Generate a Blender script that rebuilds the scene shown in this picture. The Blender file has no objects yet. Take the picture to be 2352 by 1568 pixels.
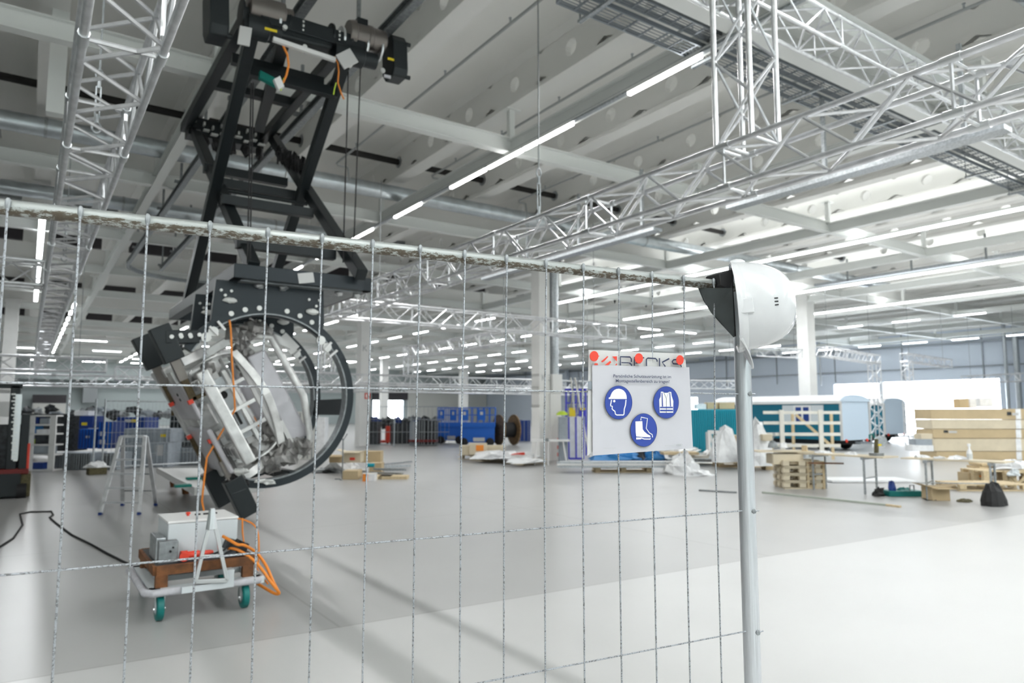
import bpy, math, random
from mathutils import Vector as V, Matrix
random.seed(7)
C = bpy.context.scene.collection
PI = math.pi
# ------------------------------------------------------------------ camera, sky, exposure
FPX = 1620.0; PITCH = math.atan(161/1620.0); YAW = math.radians(34.4); EYE = 1.665
FH = V((math.sin(YAW), math.cos(YAW), 0)); RT = V((math.cos(YAW), -math.sin(YAW), 0)); UP = V((0, 0, 1))
FW = FH*math.cos(PITCH) + UP*math.sin(PITCH); CU = UP*math.cos(PITCH) - FH*math.sin(PITCH)
CAM = V((0, 0, EYE))
cd = bpy.data.cameras.new('camera'); cam = bpy.data.objects.new('camera', cd); C.objects.link(cam)
cam.matrix_world = Matrix(((RT.x, CU.x, -FW.x, CAM.x), (RT.y, CU.y, -FW.y, CAM.y), (RT.z, CU.z, -FW.z, CAM.z), (0, 0, 0, 1)))
cd.sensor_width = 36; cd.lens = FPX/2352*36; cd.clip_start = 0.05; cd.clip_end = 400
cd.dof.use_dof = True; cd.dof.focus_distance = 1.75; cd.dof.aperture_fstop = 4.6
bpy.context.scene.camera = cam
W = bpy.data.worlds.new('daylight'); bpy.context.scene.world = W; W.use_nodes = True
W.node_tree.nodes['Background'].inputs[0].default_value = (0.86, 0.93, 1.0, 1)
W.node_tree.nodes['Background'].inputs[1].default_value = 6.0
vs = bpy.context.scene.view_settings
vs.view_transform = 'Standard'; vs.look = 'None'; vs.exposure = 1.18; vs.gamma = 1; vs.use_curve_mapping = False
cy = bpy.context.scene.cycles; cy.sample_clamp_indirect = 5.0; cy.max_bounces = 8; cy.diffuse_bounces = 5; cy.glossy_bounces = 3; cy.caustics_reflective = False; cy.caustics_refractive = False
LED = 85.0            # radiance of a lit diffuser


def Q(x, y, X=None, Y=None, Z=None, F=None):
    "world point seen at a photo pixel, on a plane X=, Y=, Z= or at forward distance F="
    d = FW*FPX + RT*(x-1176) + CU*(784-y)
    if X is not None: k = X/d.x
    elif Y is not None: k = Y/d.y
    elif Z is not None: k = (Z-EYE)/d.z
    else: k = F/d.dot(FH)
    return CAM + d*k


# ------------------------------------------------------------------ materials
def mat(name, col, rough=.6, metal=0., var=.0, scale=6., bump=0., bscale=40., emit=0., stretch=None, spec=.5, trans=0., coat=0.):
    m = bpy.data.materials.new(name); m.use_nodes = True; nt = m.node_tree; b = nt.nodes['Principled BSDF']
    b.inputs['Base Color'].default_value = (*col, 1); b.inputs['Roughness'].default_value = rough
    b.inputs['Metallic'].default_value = metal; b.inputs['Specular IOR Level'].default_value = spec
    if coat: b.inputs['Coat Weight'].default_value = coat; b.inputs['Coat Roughness'].default_value = .1
    if trans: b.inputs['Transmission Weight'].default_value = trans
    if emit:
        b.inputs['Emission Color'].default_value = (*col, 1); b.inputs['Emission Strength'].default_value = emit
    if var or bump:
        tc = nt.nodes.new('ShaderNodeTexCoord'); src = tc.outputs['Object']
        if stretch:
            mp = nt.nodes.new('ShaderNodeMapping'); mp.inputs['Scale'].default_value = stretch
            nt.links.new(src, mp.inputs[0]); src = mp.outputs[0]
        if var:
            n = nt.nodes.new('ShaderNodeTexNoise'); n.inputs['Scale'].default_value = scale; n.inputs['Detail'].default_value = 4
            nt.links.new(src, n.inputs['Vector'])
            r = nt.nodes.new('ShaderNodeValToRGB'); r.color_ramp.elements[0].position = .35; r.color_ramp.elements[1].position = .65
            r.color_ramp.elements[0].color = (*[c*(1-var) for c in col], 1); r.color_ramp.elements[1].color = (*[min(1, c*(1+var*.6)) for c in col], 1)
            nt.links.new(n.outputs['Fac'], r.inputs[0]); nt.links.new(r.outputs[0], b.inputs['Base Color'])
        if bump:
            n = nt.nodes.new('ShaderNodeTexNoise'); n.inputs['Scale'].default_value = bscale
            nt.links.new(src, n.inputs['Vector'])
            bp = nt.nodes.new('ShaderNodeBump'); bp.inputs['Strength'].default_value = bump
            nt.links.new(n.outputs['Fac'], bp.inputs['Height']); nt.links.new(bp.outputs[0], b.inputs['Normal'])
    return m


M = dict(
    deck=mat('roof_deck_paint', (.88, .88, .85), .8), conc=mat('white_concrete', (.87, .87, .845), .75),
    steelw=mat('white_painted_steel', (.86, .88, .86), .5), col=mat('column_concrete', (.83, .83, .81), .7, var=.04, scale=1.5),
    alu=mat('truss_aluminium', (.78, .79, .81), .33, .85, var=.12, scale=9), galv=mat('galvanised_steel', (.46, .49, .51), .42, .8, var=.22, scale=25),
    galvd=mat('dull_galvanised_steel', (.30, .32, .33), .5, .7, var=.2, scale=20),
    duct=mat('duct_sheet', (.60, .65, .68), .32, .8, var=.12, scale=4), black=mat('black_steel', (.012, .017, .019), .42, .2),
    blackr=mat('black_rubber', (.012, .012, .013), .7), ring=mat('ring_dark_steel', (.022, .030, .036), .38, .3),
    insul=mat('black_insulation', (.018, .017, .016), .8), mesh=mat('tray_steel', (.30, .33, .36), .45, .7),
    led=mat('lit_diffuser', (1., 1., .985), .5, emit=7.0), ledm=mat('lit_diffuser_dimmer', (.95, .98, 1.), .5, emit=7.0), ledf=mat('lit_diffuser_far', (.95, .98, 1.), .5, emit=7.0), ledl=mat('lit_line_diffuser', (.98, .99, 1.), .5, emit=7.0), white=mat('white_lacquer', (.80, .80, .79), .4),
    alub=mat('car_aluminium', (.72, .72, .71), .36, .45, var=.25, scale=5, bump=.25, bscale=14), alud=mat('dark_cast_aluminium', (.36, .35, .34), .42, .6, var=.35, scale=9, bump=.5, bscale=25),
    lav=mat('underbody_sheet', (.56, .55, .58), .45, .4, var=.08, scale=4), gbox=mat('cabinet_grey', (.62, .66, .68), .45),
    motor=mat('motor_bronze', (.20, .18, .165), .35, .75), orange=mat('orange_cable', (.85, .27, .03), .5), dred=mat('dark_red_paint', (.16, .012, .01), .5), red=mat('red_plastic', (.75, .06, .03), .4),
    brown=mat('rusty_brown_steel', (.17, .065, .02), .7, var=.4, scale=14), brass=mat('brown_clamp', (.085, .06, .025), .5, .3, var=.3, scale=20),
    teal=mat('teal_wheel', (.0, .16, .15), .45), chrome=mat('zinc_plate', (.72, .74, .75), .28, .9), foam=mat('grey_foam', (.50, .50, .53), .85, var=.1, scale=20, bump=.6, bscale=60),
    card=mat('cardboard', (.56, .44, .27), .85, var=.06, scale=3), cardl=mat('light_cardboard', (.68, .60, .45), .85, var=.06, scale=3),
    wood=mat('raw_pine', (.66, .53, .33), .75, var=.15, scale=5, stretch=(1, 8, 8)), woodw=mat('pale_timber', (.80, .78, .71), .6, var=.06, scale=4),
    blue=mat('blue_machine_paint', (.005, .12, .55), .4), dblue=mat('dark_blue_crate', (.008, .04, .22), .5), pblue=mat('violet_blue_steel', (.06, .06, .55), .4),
    film=mat('white_film', (.86, .87, .88), .3, var=.08, scale=8, bump=.5, bscale=12), wagon=mat('wagon_teal', (.0, .13, .20), .45), wagend=mat('wagon_end_panel', (.58, .70, .82), .4),
    cont=mat('container_turquoise', (.0, .30, .40), .4), greyc=mat('grey_plastic_crate', (.33, .37, .41), .6, var=.1, scale=6), dark=mat('dark_clutter', (.035, .04, .045), .6, var=.6, scale=12),
    yellow=mat('yellow_mark', (.80, .62, .02), .5), helm=mat('hard_hat_white', (.64, .65, .66), .2, var=.02, scale=20, coat=.5), visor=mat('smoked_visor', (.035, .042, .042), .35, var=.2, scale=30),
    paper=mat('printed_paper', (.50, .50, .535), .55, var=.02, scale=15, coat=.25), paper2=mat('plastic_board', (.58, .58, .57), .35), signb=mat('sign_blue', (.022, .055, .31), .45), ink=mat('navy_ink', (.03, .04, .09), .6),
    redst=mat('red_sticker', (.72, .055, .03), .6), floorw=mat('pale_rail', (.40, .44, .38), .6), wallb=mat('wall_panel', (.62, .68, .76), .6),  # wallb: blue cast of the daylight mixed into the wall colour
    wallg=mat('wall_panel_green_grey', (.50, .56, .56), .7), dgrey=mat('dark_roller_door', (.05, .045, .05), .6), glass=mat('window_pane', (.80, .88, 1.), .1, trans=.9),
    olive=mat('olive_block', (.11, .095, .045), .8, var=.3, scale=20), greent=mat('green_tarp', (.0, .20, .16), .5), tarp=mat('blue_tarp', (.02, .20, .50), .6), cream=mat('cream_wall_panel', (.74, .74, .70), .7),
    drum=mat('drum_wood', (.22, .14, .07), .8, var=.3, scale=10), lime=mat('lime_plastic', (.55, .75, .05), .5), screw=mat('light_bolt', (.75, .76, .74), .4, .3), pipe=mat('grey_pipe', (.42, .44, .44), .5, .3))

# worn galvanised rail: brown dirt on its own lower flank, ribbed wire, floor
def worn(name, clean, dirt, sc, stretch):
    m = mat(name, clean, .4, .75); nt = m.node_tree; b = nt.nodes['Principled BSDF']
    tc = nt.nodes.new('ShaderNodeTexCoord'); mp = nt.nodes.new('ShaderNodeMapping'); mp.inputs['Scale'].default_value = stretch
    n = nt.nodes.new('ShaderNodeTexNoise'); n.inputs['Scale'].default_value = sc; n.inputs['Detail'].default_value = 8; n.inputs['Roughness'].default_value = .75
    r = nt.nodes.new('ShaderNodeValToRGB'); e = r.color_ramp.elements
    e[0].position = .44; e[0].color = (*dirt, 1); e[1].position = .60; e[1].color = (*clean, 1)
    x = e.new(.52); x.color = (*[c*1.25 for c in clean], 1)
    nt.links.new(tc.outputs['Object'], mp.inputs[0]); nt.links.new(mp.outputs[0], n.inputs['Vector'])
    nt.links.new(n.outputs['Fac'], r.inputs[0]); nt.links.new(r.outputs[0], b.inputs['Base Color'])
    r2 = nt.nodes.new('ShaderNodeMath'); r2.operation = 'MULTIPLY_ADD'; r2.inputs[1].default_value = -.5; r2.inputs[2].default_value = .75
    nt.links.new(n.outputs['Fac'], r2.inputs[0]); nt.links.new(r2.outputs[0], b.inputs['Roughness'])
    return m
def rail_mat():
    m = worn('weathered_galvanised_rail', (.37, .39, .38), (.13, .11, .085), 60, (1, 1, 3)); nt = m.node_tree
    tc = nt.nodes.new('ShaderNodeTexCoord'); sx = nt.nodes.new('ShaderNodeSeparateXYZ'); nt.links.new(tc.outputs['Object'], sx.inputs[0])
    mr = nt.nodes.new('ShaderNodeMapRange'); mr.inputs[1].default_value = 1.9925; mr.inputs[2].default_value = 1.9985; mr.inputs[3].default_value = -.05; mr.inputs[4].default_value = .20
    nt.links.new(sx.outputs[2], mr.inputs[0]); ad = nt.nodes.new('ShaderNodeMath'); ad.operation = 'ADD'
    n = [x for x in nt.nodes if x.type == 'TEX_NOISE'][0]; r = [x for x in nt.nodes if x.type == 'VALTORGB'][0]
    nt.links.new(n.outputs['Fac'], ad.inputs[0]); nt.links.new(mr.outputs[0], ad.inputs[1]); nt.links.new(ad.outputs[0], r.inputs[0])
    return m
M['rail'] = rail_mat()
M['post'] = mat('clean_galvanised_post', (.68, .70, .73), .33, .9, var=.10, scale=8, stretch=(30, 30, 1))
M['wire'] = worn('ribbed_wire', (.40, .42, .45), (.19, .19, .19), 220, (1, 1, 1))


def floor_mat():
    m = bpy.data.materials.new('coated_floor'); m.use_nodes = True; nt = m.node_tree; b = nt.nodes['Principled BSDF']; L = nt.links
    N = nt.nodes.new
    tc = N('ShaderNodeTexCoord'); sx = N('ShaderNodeSeparateXYZ'); L.new(tc.outputs['Object'], sx.inputs[0])
    def math_(op, a, b_=None, c=None):
        n = N('ShaderNodeMath'); n.operation = op
        for i, v in enumerate((a, b_, c)):
            if v is None: continue
            if isinstance(v, (int, float)): n.inputs[i].default_value = v
            else: L.new(v, n.inputs[i])
        return n.outputs[0]
    n1 = N('ShaderNodeTexNoise'); n1.inputs['Scale'].default_value = .45; n1.inputs['Detail'].default_value = 2; L.new(tc.outputs['Object'], n1.inputs['Vector'])
    n2 = N('ShaderNodeTexNoise'); n2.inputs['Scale'].default_value = 1.6; n2.inputs['Detail'].default_value = 3; L.new(tc.outputs['Object'], n2.inputs['Vector'])
    # edge of the lighter coat, y = 5.52 - .040 x
    edge = math_('ADD', sx.outputs[1], math_('MULTIPLY', sx.outputs[0], .040))
    light = math_('LESS_THAN', edge, 5.52)
    mixc = N('ShaderNodeMix'); mixc.data_type = 'RGBA'; L.new(light, mixc.inputs[0])
    ra = N('ShaderNodeValToRGB'); ra.color_ramp.elements[0].position = .15; ra.color_ramp.elements[1].position = .85
    ra.color_ramp.elements[0].color = (.36, .36, .355, 1); ra.color_ramp.elements[1].color = (.43, .43, .42, 1); L.new(n1.outputs['Fac'], ra.inputs[0])
    rb = N('ShaderNodeValToRGB'); rb.color_ramp.elements[0].position = .15; rb.color_ramp.elements[1].position = .85
    rb.color_ramp.elements[0].color = (.49, .49, .48, 1); rb.color_ramp.elements[1].color = (.55, .55, .54, 1); L.new(n1.outputs['Fac'], rb.inputs[0])
    L.new(ra.outputs[0], mixc.inputs['A']); L.new(rb.outputs[0], mixc.inputs['B'])
    # joints
    def joint(coord, pos, w):
        return math_('LESS_THAN', math_('ABSOLUTE', math_('SUBTRACT', coord, pos)), w)
    j = math_('MAXIMUM', joint(sx.outputs[1], 10.2, .012), joint(sx.outputs[1], 15.2, .012))
    j = math_('MAXIMUM', j, joint(sx.outputs[0], 2.1, .012)); j = math_('MAXIMUM', j, joint(sx.outputs[0], 7.2, .012)); j = math_('MAXIMUM', j, joint(edge, 5.52, .012))
    j = math_('MULTIPLY', j, math_('GREATER_THAN', edge, 5.50))
    # scuffs
    sc = N('ShaderNodeValToRGB'); sc.color_ramp.elements[0].position = .45; sc.color_ramp.elements[1].position = .85; L.new(n2.outputs['Fac'], sc.inputs[0])
    dk = math_('ADD', math_('MULTIPLY', j, .35), math_('MULTIPLY', sc.outputs[0], .04))
    mx = N('ShaderNodeMix'); mx.data_type = 'RGBA'; L.new(dk, mx.inputs[0]); L.new(mixc.outputs['Result'], mx.inputs['A']); mx.inputs['B'].default_value = (.16, .15, .14, 1)
    L.new(mx.outputs['Result'], b.inputs['Base Color'])
    L.new(math_('MULTIPLY_ADD', n1.outputs['Fac'], .04, .30), b.inputs['Roughness'])
    b.inputs['Specular IOR Level'].default_value = .55
    return m
M['floor'] = floor_mat()


SPLIT = {'couplers': 'coupler', 'coupler': 'coupler', 'blocks': 'block', 'deck_boards': 'deck_board', 'skids': 'skid', 'hanger_strut': 'hanger_strut', 'vertical_wires': 'vertical_wire', 'horizontal_wires': 'horizontal_wire',
         'weld_beads': 'weld_bead', 'rear_cast_node': 'cast_node', 'front_cast_node': 'cast_node', 'cast_node': 'cast_node', 'switch_parts': 'switch_part', 'saddle_bolts': 'saddle_bolt', 'flange_bolts': 'flange_bolt',
         'bolt_heads': 'bolt_head', 'drive_parts': 'drive_part', 'arm_fittings': 'arm_fitting', 'drive_fittings': 'drive_fitting', 'clamp_block': 'clamp_block', 'clamp_arm': 'clamp_arm', 'clamp_pad': 'clamp_pad', 'vent_slots': 'vent_slot',
         'sprinkler_head': 'sprinkler_head', 'hanger': 'hanger', 'ribs': 'rib', 'clamp_bolts': 'clamp_bolt', 'screws': 'screw', 'pale_bracket': 'pale_bracket', 'light_hose': 'light_hose', 'firewall_ribs': 'firewall_rib', 'cowl_beam': 'cowl_beam',
         'end_pillar': 'end_pillar', 'corner_bracket': 'corner_bracket', 'hinge_pillar': 'hinge_pillar', 'upper_rail': 'upper_rail', 'panel_openings': 'panel_opening', 'firewall_openings': 'firewall_opening', 'openings': 'opening', 'drawbar_hinge': 'drawbar_hinge',
         'chain_links': 'chain_link', 'upper_rail': 'upper_rail'}
ORD = 'first second third fourth fifth sixth seventh eighth ninth tenth eleventh twelfth thirteenth fourteenth fifteenth sixteenth seventeenth eighteenth nineteenth twentieth'.split()
# ------------------------------------------------------------------ mesh builder
class MB:
    def __init__(s): s.v = []; s.f = []; s.g = []
    def add(s, vs_, fs):
        s.g.append((len(s.v), len(s.f)))
        n = len(s.v); s.v += [V(a) for a in vs_]; s.f += [tuple(i+n for i in f) for f in fs]; return s
    def obox(s, c, a, b, c2):
        c = V(c); a = V(a); b = V(b); d = V(c2)
        vs_ = [c + a*i + b*j + d*k for k in (-1, 1) for j in (-1, 1) for i in (-1, 1)]
        return s.add(vs_, [(0, 2, 3, 1), (4, 5, 7, 6), (0, 1, 5, 4), (2, 6, 7, 3), (0, 4, 6, 2), (1, 3, 7, 5)])
    def box(s, x0, x1, y0, y1, z0, z1):
        return s.obox(((x0+x1)/2, (y0+y1)/2, (z0+z1)/2), ((x1-x0)/2, 0, 0), (0, (y1-y0)/2, 0), (0, 0, (z1-z0)/2))
    def bar(s, p, q, w, h, up=(0, 0, 1)):
        p = V(p); q = V(q); d = (q-p); L = d.length; d.normalize(); u = V(up)
        if abs(d.dot(u)) > .98: u = V((0, 1, 0))
        sd = d.cross(u).normalized(); u = sd.cross(d).normalized()
        return s.obox((p+q)/2, d*(L/2), sd*(w/2), u*(h/2))
    def path(s, pts, r, n=8, closed=False, caps=True):
        s.g.append((len(s.v), len(s.f))); pts = [V(p) for p in pts]; m = len(pts); base = len(s.v); prev = None
        for i, p in enumerate(pts):
            a = pts[i-1] if (i > 0 or closed) else p; b = pts[(i+1) % m] if (i < m-1 or closed) else p
            d = (b-a).normalized()
            if prev is None:
                u = d.cross(V((0, 0, 1))) if abs(d.z) < .9 else d.cross(V((1, 0, 0)))
            else: u = prev - d*prev.dot(d)
            u.normalize(); prev = u; w = d.cross(u); rr = r[i] if isinstance(r, (list, tuple)) else r
            s.v += [p + (u*math.cos(2*PI*k/n) + w*math.sin(2*PI*k/n))*rr for k in range(n)]
        for i in range(m if closed else m-1):
            j = (i+1) % m
            for k in range(n): s.f.append((base+i*n+k, base+i*n+(k+1) % n, base+j*n+(k+1) % n, base+j*n+k))
        if caps and not closed:
            s.f.append(tuple(base+k for k in range(n))[::-1]); s.f.append(tuple(base+(m-1)*n+k for k in range(n)))
        return s
    def tube(s, p, q, r, n=8): return s.path([p, q], r, n)
    def sweep(s, pts, nrm, w, h, closed=False):
        "rectangular section along pts; w along fixed normal nrm, h across"
        s.g.append((len(s.v), len(s.f))); pts = [V(p) for p in pts]; m = len(pts); nrm = V(nrm).normalized(); base = len(s.v)
        for i, p in enumerate(pts):
            a = pts[i-1] if (i > 0 or closed) else p; b = pts[(i+1) % m] if (i < m-1 or closed) else p
            u = (b-a).normalized().cross(nrm).normalized()
            s.v += [p + nrm*w/2*i1 + u*h/2*j1 for i1, j1 in ((-1, -1), (1, -1), (1, 1), (-1, 1))]
        for i in range(m if closed else m-1):
            j = (i+1) % m
            for k in range(4): s.f.append((base+i*4+k, base+i*4+(k+1) % 4, base+j*4+(k+1) % 4, base+j*4+k))
        if not closed: s.f.append((base+3, base+2, base+1, base)); s.f.append(tuple(base+(m-1)*4+k for k in range(4)))
        return s
    def prism(s, pts, ext):
        pts = [V(p) for p in pts]; e = V(ext); n = len(pts)
        return s.add(pts + [p+e for p in pts], [tuple(range(n))[::-1], tuple(range(n, 2*n))] + [(i, (i+1) % n, n+(i+1) % n, n+i) for i in range(n)])
    def disc(s, c, axis, r, t, n=20):
        a = V(axis).normalized(); return s.path([V(c)-a*t/2, V(c)+a*t/2], r, n)
    def lathe(s, c, axis, prof, n=20):
        "prof: list of (distance along axis, radius)"
        a = V(axis).normalized(); return s.path([V(c)+a*(t+i*1e-5) for i, (t, r) in enumerate(prof)], [max(r, 1e-4) for t, r in prof], n)
    def blob(s, c, size, seed=0, rough=.3, seg=10, flat=True):
        rnd = random.Random(seed); c = V(c); vs_ = []; fs = []
        rows = seg//2
        for i in range(rows+1):
            th = PI*i/rows
            for k in range(seg):
                ph = 2*PI*k/seg; q = 1 + (rnd.random()-.5)*2*rough
                z = math.cos(th)*q
                if flat: z = max(z, -.0)*1.0
                vs_.append(c + V((math.sin(th)*math.cos(ph)*q*size[0], math.sin(th)*math.sin(ph)*q*size[1], z*size[2])))
        for i in range(rows):
            for k in range(seg): fs.append((i*seg+k, i*seg+(k+1) % seg, (i+1)*seg+(k+1) % seg, (i+1)*seg+k))
        return s.add(vs_, fs)
    def build(s, name, m, parent=None, smooth=False, bevel=0, label=None):
        if name in SPLIT and len(s.g) > 1 and parent:
            r = None
            for k, (v0, f0) in enumerate(s.g):
                v1, f1 = s.g[k+1] if k+1 < len(s.g) else (len(s.v), len(s.f)); q = MB(); q.v = s.v[v0:v1]; q.f = [tuple(i-v0 for i in f) for f in s.f[f0:f1]]
                r = q.build(SPLIT[name], m, parent, smooth, bevel, label)
            return r
        off = parent_world(parent) if parent else V((0, 0, 0))
        me = bpy.data.meshes.new(name); me.from_pydata([v-off for v in s.v], [], s.f); me.update()
        me.materials.append(M[m] if isinstance(m, str) else m)
        if smooth:
            for p in me.polygons: p.use_smooth = True
            try: me.set_sharp_from_angle(angle=math.radians(40))
            except Exception: pass
        o = bpy.data.objects.new(name, me); C.objects.link(o)
        if parent: o.parent = parent
        if bevel:
            b = o.modifiers.new('bevel', 'BEVEL'); b.width = bevel; b.segments = 2; b.limit_method = 'ANGLE'
        if label: o['label'] = label
        return o


def parent_world(o):
    p = V((0, 0, 0))
    while o: p = p + o.location; o = o.parent
    return p
def tag(o, label=None, cat=None, group=None, kind=None):
    for k, v in (('label', label), ('category', cat), ('group', group), ('kind', kind)):
        if v: o[k] = v
    return o
def thing(name, label, cat, loc=(0, 0, 0), group=None):
    o = bpy.data.objects.new(name, None); C.objects.link(o); o.location = loc; o.empty_display_size = .1
    return tag(o, label, cat, group)
def copy_tree(o, parent=None):
    c = o.copy(); C.objects.link(c); c.parent = parent
    for ch in [k for k in o.children]: copy_tree(ch, c)
    return c
def place(proto, first, loc, rz=0, label=None, group=None):
    o = proto if first else copy_tree(proto)
    o.location = loc; o.rotation_euler = (0, 0, rz)
    if label: o['label'] = label
    if group: o['group'] = group
    return o
def struct(mb, name, m, **k): return tag(mb.build(name, m, **k), kind='structure')
def text(body, size, m, parent, origin, ex, ey, name='lettering', align='LEFT', squash=1.0, thick=0.0, fit=None):
    cu = bpy.data.curves.new(name, 'FONT'); cu.body = body; cu.size = size; cu.align_x = align; cu.extrude = thick; cu.offset = .012*size if name == 'lettering' and size < .1 else 0
    cu.materials.append(M[m]); o = bpy.data.objects.new(name, cu); C.objects.link(o)
    off = parent_world(parent); ex = V(ex).normalized(); ey = V(ey).normalized(); ez = ex.cross(ey); p = V(origin)-off
    mx = Matrix(((ex.x*squash, ey.x, ez.x, p.x), (ex.y*squash, ey.y, ez.y, p.y), (ex.z*squash, ey.z, ez.z, p.z), (0, 0, 0, 1)))
    bpy.context.view_layer.update()
    me = bpy.data.meshes.new_from_object(o.evaluated_get(bpy.context.evaluated_depsgraph_get())); bpy.data.objects.remove(o)
    o = bpy.data.objects.new(name, me); C.objects.link(o)
    if not me.materials: me.materials.append(M[m])
    if fit: squash = fit/(max(v.co.x for v in me.vertices) - min(v.co.x for v in me.vertices))
    mx = Matrix(((ex.x*squash, ey.x, ez.x, p.x), (ex.y*squash, ey.y, ez.y, p.y), (ex.z*squash, ey.z, ez.z, p.z), (0, 0, 0, 1)))
    me.transform(mx); o.parent = parent
    return o


# ------------------------------------------------------------------ the hall
struct(MB().box(-22, 61, -12, 97, -.3, 0), 'floor', 'floor')
struct(MB().box(-22, 61, -12, 97, 9.0, 9.2), 'ceiling', 'deck')
# deep white concrete roof beams with round openings in the web
def roof_beam_mesh():
    m = MB(); Y0 = -12.0; pitch = 1.88; n0 = int(round((9.9-Y0)/pitch)); start = 9.9-(n0+.5)*pitch; N = 58
    zc, r = 8.55, .17; z0, z1 = 8.17, 9.0; hw = .07
    for i in range(N):
        ya, yb = start+i*pitch, start+(i+1)*pitch; yc = (ya+yb)/2; K = 12
        ring = [(yc+r*math.cos(2*PI*k/K), zc+r*math.sin(2*PI*k/K)) for k in range(K)]
        outer = []
        for k in range(K):
            c, s_ = math.cos(2*PI*k/K), math.sin(2*PI*k/K); hy = (yb-ya)/2; hz = (z1-z0)/2; zm = (z0+z1)/2
            q = max(abs(c)/1, abs(s_)/1); outer.append((yc+c/q*hy, min(z1, max(z0, zm+s_/q*hz))))
        for side in (-hw, hw):
            vs_ = [(side, a, b) for a, b in outer] + [(side, a, b) for a, b in ring]
            m.add(vs_, [(k, (k+1) % K, K+(k+1) % K, K+k) for k in range(K)])
        m.add([(-hw, a, b) for a, b in ring] + [(hw, a, b) for a, b in ring], [(k, (k+1) % K, K+(k+1) % K, K+k) for k in range(K)])
    ye = start+N*pitch
    m.prism([(-.20, start, 8.05), (.20, start, 8.05), (.20, start, 8.14), (.08, start, 8.22), (-.08, start, 8.22), (-.20, start, 8.14)], (0, ye-start, 0))
    m.prism([(-.08, start, 8.88), (.08, start, 8.88), (.2, start, 9.0), (-.2, start, 9.0)], (0, ye-start, 0))
    return m
rb = None
for k in range(-9, 20):
    x = 8.2+2.73*k
    if rb is None:
        rb = struct(roof_beam_mesh(), 'ceiling_beam', 'conc'); rb.location.x = x
    else:
        o = rb.copy(); C.objects.link(o); o.location.x = x
# primary beams over the column rows with slots, and lattice of slim steel I-beams
def ibeam(m, p, q, w=.2, h=.32, t=.018, fl=.022):
    p = V(p); q = V(q); d = (q-p).normalized(); sd = d.cross(UP).normalized(); L = (q-p).length/2; c = (p+q)/2
    m.obox(c, d*L, sd*(w/2), UP*(fl/2)); m.obox(c+UP*(h-fl), d*L, sd*(w/2), UP*(fl/2)); m.obox(c+UP*(h/2), d*L, sd*(t/2), UP*(h/2))
LY = [-.9, 5.35, 11.95, 18.6, 25.2, 31.8, 38.4, 45.0, 51.6, 58.2, 64.8, 71.4, 78, 84.6]
LX = [-15.3, -9.45, -3.6, 2.28, 8.15, 14.02, 19.9, 25.8, 31.7, 37.6, 43.5, 49.4, 55.3]
for y in LY:
    m = MB(); ibeam(m, (-21, y, 7.1), (60, y, 7.1)); struct(m, 'steel_ceiling_beam', 'steelw')
for x in LX:
    m = MB(); ibeam(m, (x, -11, 7.08), (x, 96, 7.08), .2, .30); struct(m, 'steel_ceiling_beam', 'steelw')
m = MB()
for x in LX:
    for y in LY[:9]:
        m.bar((x, y, 7.4), (x, y, 8.06), .12, .12); m.box(x-.17, x+.17, y-.12, y+.12, 8.03, 8.05)
        for dx in (-.5, .42):
            for a in (-.05, .05):
                for b in (-.05, .05): m.disc((x+dx+a, y-.011, 7.26+b), (0, 1, 0), .018, .012, 6)
struct(m, 'ceiling_post', 'steelw')
for y in (19.4, 32.2, 44.9, 57.6, 70.4, 83.1):
    m = MB(); m.box(-21, 60, y-.3, y+.3, 7.42, 8.05)
    struct(m, 'concrete_ceiling_beam', 'conc')
m = MB()
for i, x in enumerate((0.1,)):
    m.box(x-.12, x+.12, 12.9, 13.1, 6.35, 9.0)
struct(m, 'ceiling_post', 'steelw')
# rows of dark slots: roof-light frames behind the beams
for y in (21.5, 27.5, 34, 40, 47, 54, 61, 68):
    m = MB()
    for k in range(-8, 19):
        x = 8.2+2.73*k+1.36
        m.box(x-.85, x+.85, y-.12, y+.12, 8.5, 8.99)
    struct(m, 'ceiling_vent_trim', 'dgrey' if y > 30 else 'galvd')

def column(x, y, w=.5, mark=None):
    m = MB(); m.box(x-w/2, x+w/2, y-w/2, y+w/2, 0, 7.42)
    m.box(x-w/2-.06, x+w/2+.06, y-w/2-.06, y+w/2+.06, 7.2, 7.42)
    o = struct(m, 'column', 'col', bevel=.012)
    if mark:
        o.location = (0, 0, 0)
        text(mark, .42, 'pipe', o, (x-w/2-.004, y-.5*w+.42, 3.28), (0, -1, 0), (0, 0, 1))
    return o
K3 = column(14.55, 19.5, .46, None)
text('K 3', .30, 'pipe', K3, (14.55-.15, 19.5-.236, 2.72), (1, 0, 0), (0, 0, 1))
c2 = column(13.5, 32.6, .54)
m = MB().box(13.5-.02, 13.5+.26, 32.6-.30, 32.6-.27, 2.28, 2.56); m.build('wall_sign', 'redst', c2, label='red fire point plate')
m = MB().box(13.5+.02, 13.5+.10, 32.6-.31, 32.6-.29, 2.33, 2.51); m.build('sign_symbol', 'white', c2)
text('K 2', .42, 'pipe', c2, (13.5-.2, 32.6-.276, 4.6), (1, 0, 0), (0, 0, 1))
column(31.9, 20.6, .62); column(30.6, 68.3, .7); column(46.6, 79.2, .9); column(14.0, 58, .5)
column(-4.0, 44.5, .6)
m = MB(); m.box(31.9+.33, 31.9+.55, 20.5, 20.8, 0, 7.3); struct(m, 'column_casing_trim', 'galv')
p0 = Q(12, 940, F=36); column(p0.x, p0.y, .6)

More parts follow.
